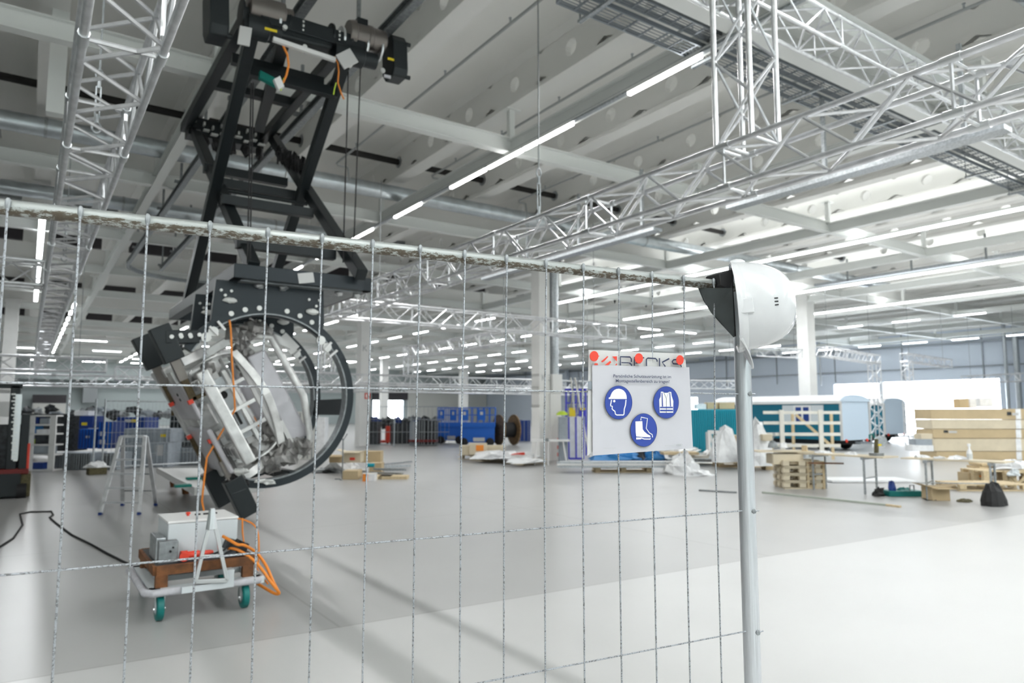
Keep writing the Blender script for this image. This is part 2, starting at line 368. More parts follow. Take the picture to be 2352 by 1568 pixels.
# walls
def panel_wall(name, m, verts_axis, a0, a1, pos, z1, step, openings=()):
    "wall built from rectangles round its openings; pos on the other axis"
    cuts = sorted({a0, a1, *[v for o in openings for v in o[:2]]}); mb = MB()
    def bx(u0, u1, z0, z_): 
        if verts_axis == 'x': mb.box(u0, u1, pos, pos+.25, z0, z_)
        else: mb.box(pos, pos+.25, u0, u1, z0, z_)
    for u0, u1 in zip(cuts, cuts[1:]):
        op = [o for o in openings if o[0] <= u0+1e-6 and o[1] >= u1-1e-6]
        if not op: bx(u0, u1, 0, z1)
        else:
            z0o, z1o = op[0][2:]
            if z0o > 0: bx(u0, u1, 0, z0o)
            bx(u0, u1, z1o, z1)
    return struct(mb, name, m)
right_open = [(23.0, 31.75, 0, 4.15), (32.1, 36.2, 0, 4.1), (52, 55, 0, 3.2)]
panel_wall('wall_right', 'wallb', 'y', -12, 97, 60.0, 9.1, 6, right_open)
fa, fb, fc, fd_ = Q(856, 930, Y=95).x, Q(872, 930, Y=95).x, Q(889, 930, Y=95).x, Q(926, 930, Y=95).x
panel_wall('wall_back', 'wallg', 'x', -22, 60, 95.0, 9.1, 6, [(fa, fb, 0, 3.3), (fc, fd_, 0, 3.3)])
panel_wall('wall_front', 'wallg', 'x', -22, 61, -12.2, 9.1, 6)
panel_wall('wall_left', 'wallg', 'y', -12, 97, -22.0, 9.1, 6)
# the bright cream wall stretch in the back corner, panel joints, rails and pipes
m = MB(); m.box(Q(938, 930, Y=94.5).x, 59.9, 94.6, 94.98, 0, 5.6); struct(m, 'wall_back_cladding_panel', 'cream')
m = MB()
for y in range(6, 95, 6): m.box(59.93, 59.99, y-.04, y+.04, 4.3, 9.0)
m.box(59.8, 59.98, 3, 95, 6.95, 7.1); m.box(59.85, 59.98, 3, 95, 5.1, 5.18)
struct(m, 'wall_right_rail_trim', 'mesh')
m = MB()
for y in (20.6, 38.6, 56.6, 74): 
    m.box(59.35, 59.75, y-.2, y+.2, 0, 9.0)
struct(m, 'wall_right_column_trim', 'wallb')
for (x, y, z0, z1, r, nm) in ((59.2, 22.2, 0, 8.3, .13, 'slim grey downpipe clamped to the bright wall beside the roller doors'), (59.2, 21.5, 0, 8.4, .2, 'thick grey downpipe next to the slim one on the bright wall'), (59.3, 37.0, 4, 8.4, .07, 'thin dark pipe hanging on the bright wall beyond the roller doors')):
    tag(MB().tube((x, y, z0), (x, y, z1), r, 10).build('rain_pipe', 'galv', smooth=True), nm, 'pipe')
# panes and frames of the doors in the back wall; roller door boxes on the left
for i, (a, b) in enumerate(((fa, fb), (fc, fd_))):
    m = MB(); m.box(a-.15, a, 94.9, 95.1, 0, 3.45); m.box(b, b+.15, 94.9, 95.1, 0, 3.45); m.box(a-.15, b+.15, 94.9, 95.1, 3.3, 3.45)
    for k in range(1, 3): m.box(a+(b-a)*k/3-.05, a+(b-a)*k/3+.05, 94.95, 95.05, 0, 3.3)
    struct(m, 'window_%d' % (i+1), 'mesh')
m = MB(); m.box(fa-.3, fd_+.4, 94.3, 94.6, 3.35, 4.7); struct(m, 'door_1', 'dgrey')
for k, (xa, xb, ya, yb) in enumerate(((75, 152, 906, 925), (0, 25, 893, 960))):
    a = Q(xa, ya, Y=94); b = Q(xb, yb, Y=94); m = MB(); m.box(a.x, b.x, 93.9, 94.2, b.z, a.z); struct(m, 'door_%d' % (k+2), 'dgrey')
a = Q(75, 925, Y=94); b = Q(150, 955, Y=94); m = MB(); m.box(a.x, b.x, 94.0, 94.3, b.z, a.z); struct(m, 'door_4', 'cream')
for xa, xb in ((192, 222), (530, 560)):
    a = Q(xa, 860, Y=94); b = Q(xb, 925, Y=94); m = MB(); m.box(a.x, b.x, 93.2, 94.9, b.z, 9); struct(m, 'wall_back_pillar', 'galvd')
m = MB(); m.box(-22, 44, 92, 94.9, 5.2, 9.0); struct(m, 'wall_back_bulkhead_panel', 'wallg')

# ------------------------------------------------------------------ strip lights
for k_ in ('led', 'ledm', 'ledf', 'ledl'): M[k_].cycles.emission_sampling = 'NONE'
LAMPF = dict(led=1.15, ledm=.35, ledf=.26, ledl=.32, ledn=.44)
def lamp_light(parent, cx, cy, cz, wx, ly, em, up=0.):
    "the light a lamp sends down through its diffuser; up: added fill light facing the ceiling"
    ld_ = bpy.data.lights.new('lamp_light', 'AREA'); ld_.shape = 'RECTANGLE'; ld_.size = wx; ld_.size_y = ly
    ld_.energy = LED*LAMPF[em]*PI*wx*ly; ld_.color = (1, 1, .985) if em == 'led' else (.96, .985, 1)
    o = bpy.data.objects.new('lamp_light', ld_); C.objects.link(o); o.parent = parent; o.location = (cx, cy, cz)
    if up: ld_.energy *= up; o.rotation_euler = (PI, 0, 0)
def lamp(length, wide=.07, em='led'):
    t = thing('strip_light', 'x', 'lamp')
    MB().box(-wide/2-.012, wide/2+.012, 0, length, .025, .085).build('housing', 'steelw', t)
    MB().box(-wide/2, wide/2, .01, length-.01, -.02, .026).build('diffuser', em, t)
    if em in ('led', 'ledf'): lamp_light(t, 0, length/2, -.024, wide, length-.02, em)
    return t
protos = {}
def put_lamp(x, y, length, rz, label, group=None, z=7.0, wide=.07, em=None):
    em = em or ('led' if wide <= .07 else 'ledm' if wide <= .12 else 'ledf')
    k = (round(length, 2), wide, em)
    first = k not in protos
    if first: protos[k] = lamp(length, wide, em)
    o = place(protos[k], first, (x, y, z), rz, label, group)
    if not group and 'group' in o: del o['group']
    return o
G1 = 'single strip lights along the white ceiling rail above the hanger'
names = ['nearest the mesh cable tray', 'joined end to end, near half, above the hanging rod', 'joined end to end, far half, beside the white post', 'crossing the end of the black pipe', 'in front of the round duct', 'just above the fence rail by the black scissor arm', 'seen under the fence rail by the black scissor arm', 'above the pale label on the hanger frame', 'tiny one at the far end of the row']
for (a, b), nm in zip(((6.77, 8.33), (9.82, 11.35), (12.86, 14.46), (16.0, 17.6), (19.1, 20.7), (22.4, 24.5), (25.6, 26.9)), (names[0], names[1], names[3], names[4], names[5], names[6], names[7])):
    put_lamp(8.1, a, 1.57, 0, 'nearest rail strip light, ' + nm, G1)
put_lamp(8.1, 11.45, .0+1.3, 0, 'short lit strip light joined to its neighbour behind the hanging rod', G1)
for xx, y0_, y1_, nm in ((8.1, -11, 4.6, 'added unseen line light behind the viewer, in line with the nearest separate strip lights'), (14.9, -11, 2.5, 'added unseen line light behind the viewer, towards the bright side'), (1.0, -11, -1.5, 'added unseen line light behind the viewer, above the left fence end'), (-6.0, -11, 3.5, 'added unseen line light behind the viewer, towards the dark side wall')):  # unseen line lights added behind the camera to brighten the foreground
    t = thing('strip_light', nm, 'lamp', (xx, y0_, 7.0)); MB().box(xx-.07, xx+.07, y0_, y1_, 7.03, 7.075).build('housing', 'steelw', t)
    MB().box(xx-.055, xx+.055, y0_, y1_, 6.97, 7.03).build('diffuser', 'ledl', t); lamp_light(t, 0, (y1_-y0_)/2, -.034, .11, y1_-y0_, 'ledn')
    if xx != 8.1: lamp_light(t, 0, (y1_-y0_)/2, .104, .11, y1_-y0_, 'ledn', 1.1 if xx > 10 else 2.0)  # upward fill light added to brighten the near ceiling
m = MB(); m.box(8.06, 8.14, -11, 30, 7.03, 7.11); tag(m.build('lighting_rail', 'galv'), 'long grey mounting rail carrying the separate strip lights above the truss', 'rail')
for x, y0, y1, nm in ((21.4, -10, 27.8, 'continuous lit line crossing behind the white hard hat brim'), (28.45, -10, 30.0, 'continuous lit line meeting the hard hat crown halfway up'), (35.4, -10, 24.5, 'continuous lit line meeting the lower part of the hard hat')):
    t = thing('strip_light', nm, 'lamp', (x, y0, 7.0)); MB().box(x-.07, x+.07, y0, y1, 7.03, 7.1).build('housing', 'steelw', t)
    MB().box(x-.055, x+.055, y0, y1, 6.97, 7.03).build('diffuser', 'ledl', t)
    lamp_light(t, 0, (y1-y0)/2, -.034, .11, y1-y0, 'ledl'); lamp_light(t, 0, (y1-y0)/2, .104, .11, y1-y0, 'ledl', .6)  # second light faces up, added to brighten the ceiling
G5 = 'strip lights in the row below the three bright lines'
y = 9.9; k = -1
while y < 27:
    k += 1; put_lamp(42.7, y, 1.57, 0, 'strip light in the upper dotted row over the bright doors, %s from the picture edge' % ORD[k], G5, wide=.1); y += 3.45
m = MB(); m.box(42.64, 42.76, 4, 40, 7.06, 7.11); tag(m.build('lighting_rail', 'steelw'), 'white mounting rail of the upper dotted lamp row over the bright doors', 'rail')
G6 = 'strip lights in the lowest row in front of the bright wall'
y = 15.8; k = -1
while y < 40:
    k += 1; put_lamp(57.0, y, 1.8, 0, 'strip light in the lower dotted row before the bright wall, %s from the picture edge' % ORD[k], G6, wide=.12); y += 3.6
m = MB(); m.box(56.94, 57.06, 6, 44, 7.06, 7.11); tag(m.build('lighting_rail', 'steelw'), 'thin mounting rail of the lower dotted lamp row before the bright wall', 'rail')
for i in range(4):
    put_lamp((25.1, 28.4, 32.2, 35.7)[i], 32.6, 1.9, -PI/2, 'lit strip light in the crosswise row beyond the marked column, %s from it' % ORD[i], 'crosswise strip lights right of the marked column', wide=.1)
GF = 'distant strip lights over the far half of the hall'
for x in (8.1, 14.9, 21.8, 29.0, 36.2, 43.2, 50.2):
    y = 36.0 if x < 20 else 33.5+2.2*((x*.37) % 1)
    k = -1
    while y < 88:
        k += 1; put_lamp(x, y, 2.0, 0, 'small distant strip light, %s from the near end of the %s lengthwise row' % (ORD[k], ORD[int((x-8)/6.9)]), GF, wide=.14); y += 4.1
GX = 'crosswise distant strip lights over the far left wall'
for yy, xs in ((81, (3.9, 8.6, 13.3, 18, 22.8)), (72, (-1, 4.5, 9, 27)), (88, (0.0, 4.6, 9.2, 13.8, 18.4)), (62, (2.6, 11.6, 17))):
    for x in xs: put_lamp(x, yy, 2.2, -PI/2, 'small crosswise strip light before the back wall, %s in the %s crosswise row' % (ORD[xs.index(x)], ORD[(81, 72, 88, 62).index(yy)]), GX, wide=.16)
for a, b, nm in ((23.3, 30.2, 'long lit strip light left of the near truss, longest of its row'), (30.8, 33.6, 'short lit strip light left of the near truss, middle of its row'), (34.4, 41, 'lit strip light left of the near truss, lowest of its row')):
    t = thing('strip_light', nm, 'lamp', (.06, a, 7.0)); MB().box(-.02, .14, a, b, 7.03, 7.09).build('housing', 'steelw', t); MB().box(-.01, .13, a, b, 6.98, 7.03).build('diffuser', 'ledm', t); lamp_light(t, 0, (b-a)/2, -.024, .12, b-a, 'ledm')
for x in (14.9, 21.8, 29.0, 36.2, 43.2, 50.2, 1.68):
    m = MB(); m.box(x-.05, x+.05, 32 if x > 2 else 40, 89, 7.06, 7.11); tag(m.build('lighting_rail', 'steelw'), 'thin mounting rail of the distant lengthwise lamp row, %s one' % ORD[(14.9, 21.8, 29.0, 36.2, 43.2, 50.2, 1.68).index(x)], 'rail', 'mounting rails of the distant strip lights')
for yy, xa, xb in ((81, 3, 26), (72, -2, 30), (88, -1, 22), (62, 2, 20), (32.6, 24.5, 38)):
    m = MB(); m.box(xa, xb, yy-.05, yy+.05, 7.06, 7.11); tag(m.build('lighting_rail', 'steelw'), 'thin crosswise mounting rail of distant strip lights, %s one' % ORD[(81, 72, 88, 62, 32.6).index(yy)], 'rail', 'crosswise mounting rails of the distant strip lights')
m = MB(); m.box(8.05, 8.15, 30, 89, 7.06, 7.11); tag(m.build('lighting_rail', 'steelw'), 'far continuation of the nearest ceiling lighting rail', 'rail')
y = 41.0; k = -1
while y < 78:
    k += 1; put_lamp(1.68, y, 1.57, 0, 'dot-like strip light in the receding row beside the near truss, %s from above' % ORD[k], 'receding dotted row of strip lights beside the near truss', wide=.13); y += 3.1

# ------------------------------------------------------------------ trusses
def truss(label, p, q, s=.40, zig=.45, up=UP, group=None, hang=False, rc=.026, rb=.015, name='lattice_truss', cat='truss'):
    p = V(p); q = V(q); d = (q-p).normalized(); L = (q-p).length
    sd = d.cross(V(up)).normalized(); u = sd.cross(d).normalized()
    t = thing(name, label, cat, p, group)
    cs = [(-1, -1), (1, -1), (1, 1), (-1, 1)]
    P = lambda a, b, x: p + sd*(a*s/2) + u*(b*s/2) + d*x
    for a, b in cs:
        MB().tube(P(a, b, 0), P(a, b, L), rc, 10).build('chord', 'alu', t, smooth=True)
    m = MB(); n = max(2, int(round(L/zig))); 
    for i in range(4):
        c0, c1 = cs[i], cs[(i+1) % 4]
        for k in range(n):
            a, b = (c0, c1) if (k + i) % 2 == 0 else (c1, c0)
            m.path([P(*a, L*k/n), P(*b, L*(k+1)/n)], rb, 6, caps=False)
        for x in [L*j for j in (0, 1)] + [2.0*j for j in range(1, int(L/2.0)+1)]:
            m.path([P(*c0, x), P(*c1, x)], rb, 6, caps=False)
    m.build('bracing', 'alu', t, smooth=True)
    m = MB()
    for j in range(1, int(L/2.0)+1):
        for a, b in cs: m.path([P(a, b, 2.0*j-.07), P(a, b, 2.0*j+.07)], rc*1.28, 10)
    if int(L/2.0) >= 1: m.build('coupler', 'chrome', t, smooth=True)
    if hang:
        for f in (.12, .88): c = p+d*(L*f); MB().tube(c+UP*s/2, V((c.x, c.y, 7.12)), .008, 5).build('steel_rope', 'galvd', t)
    return t
ZT = 3.965
truss('long silver box truss at the left, passing close above and running away', (.345, -1.5, ZT), (.345, 44, ZT))
truss('long silver box truss crossing the right side diagonally above the hard hat', (5.5, .2, ZT), (5.5, 15.2, ZT))
truss('upright silver truss standing on the diagonal truss at the right', (5.5, 4.08, 4.16), (5.5, 4.08, 8.04), up=V((0, 1, 0)))
truss('high silver truss under the ceiling in the upper right corner', (4.6, 5.05, 6.65), (24, 5.05, 6.65))
truss('silver truss running from the diagonal truss end to the marked column', (5.6, 15.2, ZT), (14.3, 15.2, ZT), hang=True)
truss('silver truss crossing at the far left edge above the forklift', (-8, 14.2, ZT), (.1, 14.2, ZT), hang=True)
truss('silver truss behind the marked column with hanging truss legs', (12.2, 17.4, ZT), (12.2, 24.8, ZT), hang=True)
truss('low silver truss spanning the middle distance behind the black ring', (2.2, 25.0, 2.85), (24, 25.0, 2.85), hang=True)
truss('second low silver truss just behind the first, in the middle distance', (-6, 29.5, 2.75), (30, 29.5, 2.75), hang=True)
truss('low silver truss at the far left behind the near truss', (-4, 24.5, 3.05), (1.9, 24.5, 3.05), hang=True)
for k, (x, nm) in enumerate(((12.2, 'short upright truss leg hanging at the end of the truss behind the marked column'), (8.9, 'short upright truss leg beside the column with the red plate'))):
    truss(nm, (x, 24.8, 3.08), (x, 24.8, 4.2 if k == 0 else 4.1), up=V((0, 1, 0)), zig=.3)
p = Q(1884, 806, F=30); q = Q(2012, 826, F=33.5); truss('bright silver truss right of the far column, higher of two', p, q, zig=.4, hang=True)
p = Q(2075, 820, F=36); q = Q(2178, 835, F=38); truss('bright silver truss in front of the wall, lower and farther from it', p, q, zig=.4, hang=True)
p = Q(1930, 880, F=34); q = Q(1860, 885, F=36)
for x, f, y1, nm in ((2010, 33.5, 885, 'pale truss leg left of the bright roller doors'), (2085, 36, 880, 'pale truss leg between the two bright roller doors')):
    a = Q(x, y1, F=f); b = Q(x, 830, F=f); b.x, b.y = a.x, a.y; a.z = 0.0; truss(nm, a, b, up=V((0, 1, 0)), zig=.3)
p = Q(1290, 893, F=40); q = Q(1215, 888, F=41); truss('hazy low truss left of the marked column', p, V((8, 42, p.z)), hang=True)
p = Q(1390, 880, F=36); q = Q(1720, 885, F=34); truss('hazy silver truss behind the notice sheet and fence post', p, q, hang=True)
p = Q(2215, 872, F=40); q = Q(2352, 866, F=36); truss('hazy silver truss over the carton stack', p, q, hang=True)
p = Q(1745, 808, F=34); q = Q(1836, 812, F=32); truss('hazy truss between the hard hat and the far column', p, q, hang=True)

# ------------------------------------------------------------------ ducts, pipes, trays, rails
def duct(label, p, q, r, step=2.2, m='duct'):
    p = V(p); q = V(q); d = (q-p).normalized(); L = (q-p).length; t = thing('ventilation_duct', label, 'duct', p)
    n = int(L/.12); prof = []
    b = MB(); b.path([p+d*(L*i/n) for i in range(n+1)], [r*(1.0 if i % 2 else .985) for i in range(n+1)], 20); b.build('spiral_tube', m, t, smooth=True)
    k = 0; x = .8
    while x < L:
        MB().path([p+d*(x-.03), p+d*(x+.03)], r*1.05, 20).build('clamp_ring', 'galv', t, smooth=True); x += step
    return t
duct('long round silver duct crossing below the beams behind the black hanger', (-14, 17.5, 7.66), (34, 17.5, 7.66), .205, 4.4)
duct('round silver duct crossing at the left, lower one', (-12, 23.2, 7.75), (9, 23.2, 7.75), .2, 4.4)
duct('big bright silver duct beside the truss in the upper right', (10.5, 3.55, 7.75), (34, 3.55, 7.75), .36, 3)
duct('vertical silver duct attached to the marked column', (15.02, 19.35, 2.9), (15.02, 19.35, 7.4), .16, 2.0, 'galv')
m = MB(); m.box(14.82, 15.22, 19.15, 19.55, 2.3, 2.95); m.box(14.75, 15.2, 19.2, 19.5, 0, 2.3)
tag(m.build('column_casing', 'white'), 'white boxed casing under the vertical duct on the marked column', 'casing')
m = MB(); m.tube((-14, 17.42, 8.54), (40, 17.42, 8.54), .085, 14)
tag(m.build('insulated_pipe', 'insul', smooth=True), 'black insulated pipe running through the round openings of the beams', 'pipe')
for k in range(-5, 10): tag(MB().disc((8.2+2.73*k-.085, 17.42, 8.54), (1, 0, 0), .155, .02).build('pipe_collar', 'galv', smooth=True), 'round grey collar at a roof beam where the black pipe passes, %s along the pipe' % ORD[k+5], 'collar', 'round collars along the black pipe')
for i, (x, z, nm) in enumerate(((6.2, 8.0, 'thin grey sprinkler pipe slanting up from beside the motor unit'), (8.95, 8.2, 'thin grey sprinkler pipe right of the hanging rod'), (11.9, 8.0, 'thin grey sprinkler pipe behind the diagonal truss'), (-1.2, 7.9, 'thin grey sprinkler pipe at the far left'))):
    t = thing('sprinkler_pipe', nm, 'pipe', (x, 0, z)); MB().tube((x, -2, z), (x, 17 if i < 3 else 18.2, z), .028, 8).build('tube', 'pipe', t, smooth=True)
    m = MB()
    for y in (2.5, 4.7, 6.9, 9.1, 11.3, 13.5, 15.7): m.tube((x, y, z), (x, y, z+.09), .018, 6); m.disc((x, y, z+.1), UP, .03, .01, 8)
    m.build('sprinkler_head', 'galv', t)
    MB().path([(x, 17 if i < 3 else 18.2, z), (x+.1, 17.15 if i < 3 else 18.4, z), (x+.35, 17.15 if i < 3 else 18.4, z), (x+.4, 17.15 if i < 3 else 18.4, z-.35)], .028, 8).build('elbow', 'pipe', t, smooth=True)
# wide white I-beam and wire mesh trays near the upper right
m = MB(); ibeam(m, (-2, 6.1, 7.12), (40, 6.1, 7.12), .34, .34); struct(m, 'steel_ceiling_beam', 'steelw')
def tray(label, x0, x1, y0, y1, z, rung=.3, mesh=True):
    t = thing('cable_tray', label, 'cable tray', (x0, (y0+y1)/2, z))
    for y in (y0, y1): MB().box(x0, x1, y-.012, y+.012, z, z+.07).build('side_rail', 'mesh', t)
    m = MB(); x = x0
    while x < x1: m.box(x-.012, x+.012, y0, y1, z, z+.02); x += rung
    if mesh:
        n = 5
        for k in range(1, n): yy = y0+(y1-y0)*k/n; m.box(x0, x1, yy-.004, yy+.004, z, z+.01)
    m.build('rungs', 'mesh', t)
    return t
tray('grey wire mesh cable tray in the upper right, outer lane', 5.55, 34, 6.72, 7.05, 7.1)
tray('grey ladder cable tray in the upper right, inner lane beside the beam', 5.55, 34, 6.42, 6.66, 7.18, .25)
m = MB()
x = 6
while x < 33: m.box(x-.03, x+.03, 6.35, 7.12, 7.0, 7.04); m.tube((x, 7.1, 7.0), (x, 7.1, 8.05), .012, 6); x += 2.3
tag(m.build('tray_bracket', 'galv'), 'thin grey hanger brackets under the cable trays in the upper right', 'bracket', kind='stuff')
for x, y0, y1, z, nm in ((11.0, 3.9, 8.6, 5.54, 'grey closed cable duct under the diagonal truss, right piece'), (11.0, 10.5, 17.5, 5.54, 'grey closed cable duct under the diagonal truss, left piece')):
    t = thing('cable_duct', nm, 'cable duct', (x, y0, z)); MB().box(x-.13, x+.13, y0, y1, z, z+.07).build('trough', 'galv', t)
    m = MB(); y = y0+.6
    while y < y1: m.box(x+.1, x+.16, y-.03, y+.03, z, 7.1); y += 2.2
    m.build('hanger_strut', 'galv', t)
for x, y0, y1, z, nm in ((27.2, 3, 17, 6.9, 'bright metal busbar trunking beside the long strip lights'), ):
    t = thing('busbar_trunking', nm, 'trunking', (x, y0, z)); MB().box(x-.15, x+.15, y0, y1, z, z+.10).build('trough', 'galv', t)
    m = MB(); y = y0
    while y < y1: m.box(x-.2, x-.16, y-.03, y+.03, z, z+.9); y += 2.5
    m.build('hanger_strut', 'galvd', t)
# rod and turnbuckles
def turnbuckle(label, p, top, size=1.0):
    p = V(p); t = thing('hanging_turnbuckle', label, 'turnbuckle', p); s = size
    MB().tube(p+UP*.72*s, V((p.x, p.y, top)), .009, 6).build('steel_rope', 'galvd', t)
    m = MB(); 
    for a in (-1, 1): m.tube(p+V((.022*a*s, 0, .16*s)), p+V((.022*a*s, 0, .52*s)), .009*s, 6)
    m.tube(p+UP*.10*s, p+UP*.20*s, .018*s, 8); m.tube(p+UP*.50*s, p+UP*.60*s, .018*s, 8); m.build('turnbuckle_body', 'galv', t, smooth=True)
    m = MB(); m.path([p+V((.045*math.cos(a)*s, 0, (.05+.06*math.sin(a))*s)) for a in [2*PI*k/12 for k in range(12)]], .011*s, 6, closed=True); m.build('lower_shackle', 'galv', t, smooth=True)
    m = MB(); m.path([p+V((.035*math.cos(a)*s, 0, (.66+.06*math.sin(a))*s)) for a in [2*PI*k/12 for k in range(12)]], .010*s, 6, closed=True); m.build('upper_shackle', 'galv', t, smooth=True)
    return t
turnbuckle('thin steel rope with turnbuckle holding the diagonal truss, left of its upright', (5.45, 7.33, 4.17), 9.0, 1.0)
turnbuckle('galvanised turnbuckle inside the near left truss, upper one', (.345, 6.6, 3.97), 9.0, .75)
turnbuckle('galvanised turnbuckle inside the near left truss, lower one', (.345, 12.7, 3.97), 7.0, .8)
for x, y0, y1, z, w, nm in ((3.86, -2, 29, 6.92, .12, 'dark overhead conveyor rail to the right, straight one'), (2.72, -2, 28.5, 6.92, .12, 'dark overhead conveyor rail to the left, ending in a bend')):
    t = thing('conveyor_rail', nm, 'rail', (x, y0, z)); m = MB(); ibeam(m, (x, y0, z), (x, y1, z), w, .16, .02, .02)
    if x < 3: m.sweep([(x, y1, z+.08)] + [(x+2.6-2.6*math.cos(a), y1+2.6*math.sin(a), z+.08) for a in [PI/2*k/8 for k in range(1, 9)]] + [(x+5.5, y1+2.6, z+.08)], UP, .14, .1)
    m.build('rail_profile', 'galvd', t)
    m = MB(); y = y0+1
    while y < y1: m.bar((x, y, z+.16), (x, y, 7.55 if 17 < y < 18 else 8.05), .05, .05); m.box(x-.14, x+.14, y-.04, y+.04, z+.14, z+.2); y += 2.7
    m.build('hanger', 'galvd', t)

# ------------------------------------------------------------------ foreground fence with notice and hard hat
FA = math.radians(62.6); FD = RT*math.sin(FA) + FH*math.cos(FA)            # along the fence
FN = V((FD.y, -FD.x, 0))                                                    # towards the camera side
if FN.dot(-FH) < 0: FN = -FN
FP = FH*1.213 + RT*(-.528*1.213)
def fp(t, z, off=0.): return FP + FD*t + UP*z + FN*off
def fuv(x, y, off=0.):
    "fence coordinates (t, z) of a photo pixel"
    d = FW*FPX + RT*(x-1176) + CU*(784-y); o = FP + FN*off
    k = (o-CAM).dot(FN)/d.dot(FN); p = CAM + d*k
    return (p-FP).dot(FD), p.z
fence = thing('mesh_fence_panel', 'galvanised wire mesh site fence panel close in front', 'fence', fp(1.408, 0))
MB().path([fp(-1.0, 1.995), fp(1.408, 1.995)], .0132, 20).build('top_rail', 'rail', fence, smooth=True)
MB().path([fp(1.408, .06), fp(1.408, 2.03)], .0212, 24).build('end_post', M['post'], fence, smooth=True)
m = MB(); m.path([fp(1.408, 2.03), fp(1.408, 2.033)], .0205, 20); m.build('post_cap', 'blackr', fence)
m = MB()
for k in range(-9, 14): m.path([fp(.1*k, z, .0165 if z > 1.97 else .004) for z in (2.004, 1.985, 1.972, 1.6, 1.2, .8, .4, .21)], .0019, 8)
m.build('vertical_wires', 'wire', fence, smooth=True)
m = MB()
for z in (1.711, 1.411, 1.111, .811, .511, .21): m.path([fp(-1.0, z, 0), fp(1.385, z, 0), fp(1.412, z, .021), fp(1.43, z, .018)], .0019, 8)
m.build('horizontal_wires', 'wire', fence, smooth=True)
m = MB()
for k in range(-9, 14): m.lathe(fp(.1*k, 1.9995, .0155), UP, [(-.013, .0022), (-.006, .004), (.004, .0045), (.008, .002)], 8)
for z in (1.711, 1.411, 1.111): m.blob(fp(1.408, z, .0225), (.006, .006, .006), 3, .2, 8, False)
m.build('weld_beads', 'galvd', fence, smooth=True)
a = fp(1.408, 0); m = MB(); m.obox(a+UP*.07, FD*.11, FN*.34, UP*.07); tag(m.build('fence_foot', 'conc', bevel=.02), 'concrete block foot under the fence post', 'fence foot')

def sheet(name, px, off, mt, label, cat, bow=.006, cut=0, root=True, nx=10, ny=10):
    "slightly bowed sheet from four photo corners TL TR BR BL on the fence plane"
    tl, tr, br, bl = [fuv(*p, off) for p in px]
    t = thing(name, label, cat, fp((tl[0]+tr[0])/2, bl[1], off)); m = MB(); vs_ = []; fs = []
    for side in (0, 1):
        for j in range(ny+1):
            for i in range(nx+1):
                u, v = i/nx, j/ny
                a = (tl[0]*(1-u)+tr[0]*u, tl[1]*(1-u)+tr[1]*u); b = (bl[0]*(1-u)+br[0]*u, bl[1]*(1-u)+br[1]*u)
                w = off + bow*math.sin(PI*u)*math.sin(PI*v)*.3 + bow*max(0, (u-.85)/.15)**2*v + bow*.4*v - side*.0006
                vs_.append(fp(a[0]*(1-v)+b[0]*v, a[1]*(1-v)+b[1]*v, w))
    n = (nx+1)*(ny+1)
    for s_ in (0, 1):
        for j in range(ny):
            for i in range(nx):
                q = [s_*n+j*(nx+1)+i, s_*n+j*(nx+1)+i+1, s_*n+(j+1)*(nx+1)+i+1, s_*n+(j+1)*(nx+1)+i]; fs.append(q if s_ else q[::-1])
    m.add(vs_, fs); m.build('sheet', mt, t, smooth=True)
    return t, (tl, tr, br, bl)
t1, cA = sheet('backing_board', ((1352, 803), (1573, 812), (1582, 900), (1349, 1046)), .012, 'paper2', 'white plastic board with red and black lettering behind the safety notice', 'board', bow=.0)
t2, cB = sheet('safety_notice', ((1360, 838), (1583, 843), (1589, 1029), (1361, 1046)), .017, 'paper', 'white safety notice with three round blue symbols on the mesh fence', 'notice', bow=.003)
def onsheet(x, y, off): tt, z = fuv(x, y, off); return fp(tt, z, off)
def poly(px, off, mt, parent, name, thick=.0004):
    m = MB(); m.prism([onsheet(x, y, off) for x, y in px], FN*thick); return m.build(name, mt, parent)
def line(px, wpx, off, mt, parent, name, closed=False):
    m = MB(); pts = [onsheet(x, y, off) for x, y in px]; m.sweep(pts, FN, .0004, wpx*.00112, closed); return m.build(name, mt, parent)
def ell(cx, cy, rx, ry, n=40, a0=0, a1=360): return [(cx+rx*math.cos(math.radians(a0+(a1-a0)*k/n)), cy+ry*math.sin(math.radians(a0+(a1-a0)*k/n))) for k in range(n if a1-a0 >= 360 else n+1)]
O1, O2, O3 = .0235, .0243, .0251
Z = lambda x, y: (1330+x/5.6, 780+y/5.6)         # measured on an enlarged crop of the notice
ZZ = lambda pts: [Z(*p) for p in pts]
for (cx, cy, rx, ry) in ((507, 807, 173, 214), (1119, 806, 160, 204), (831, 1161, 168, 211)):
    poly(ZZ(ell(cx, cy, rx+4, ry+4)), O1-.0005, 'ink', t2, 'symbol_rim'); poly(ZZ(ell(cx, cy, rx, ry)), O1, 'signb', t2, 'symbol_disc')
# helmet symbol
poly(ZZ([(381, 745), (400, 735), (410, 705), (425, 675), (450, 648), (480, 633), (512, 629), (545, 637), (575, 655), (598, 685), (610, 720), (613, 762), (381, 762)]), O2, 'white', t2, 'helmet_symbol')
line(ZZ([(418, 773), (405, 840), (407, 850), (428, 856), (425, 890), (440, 905), (462, 920), (467, 955), (485, 967), (570, 967), (578, 955), (582, 890), (597, 840), (604, 773)]), 2.4, O2, 'white', t2, 'head_symbol')
poly(ZZ(ell(452, 789, 15, 16, 16)), O2, 'white', t2, 'eye_symbol')
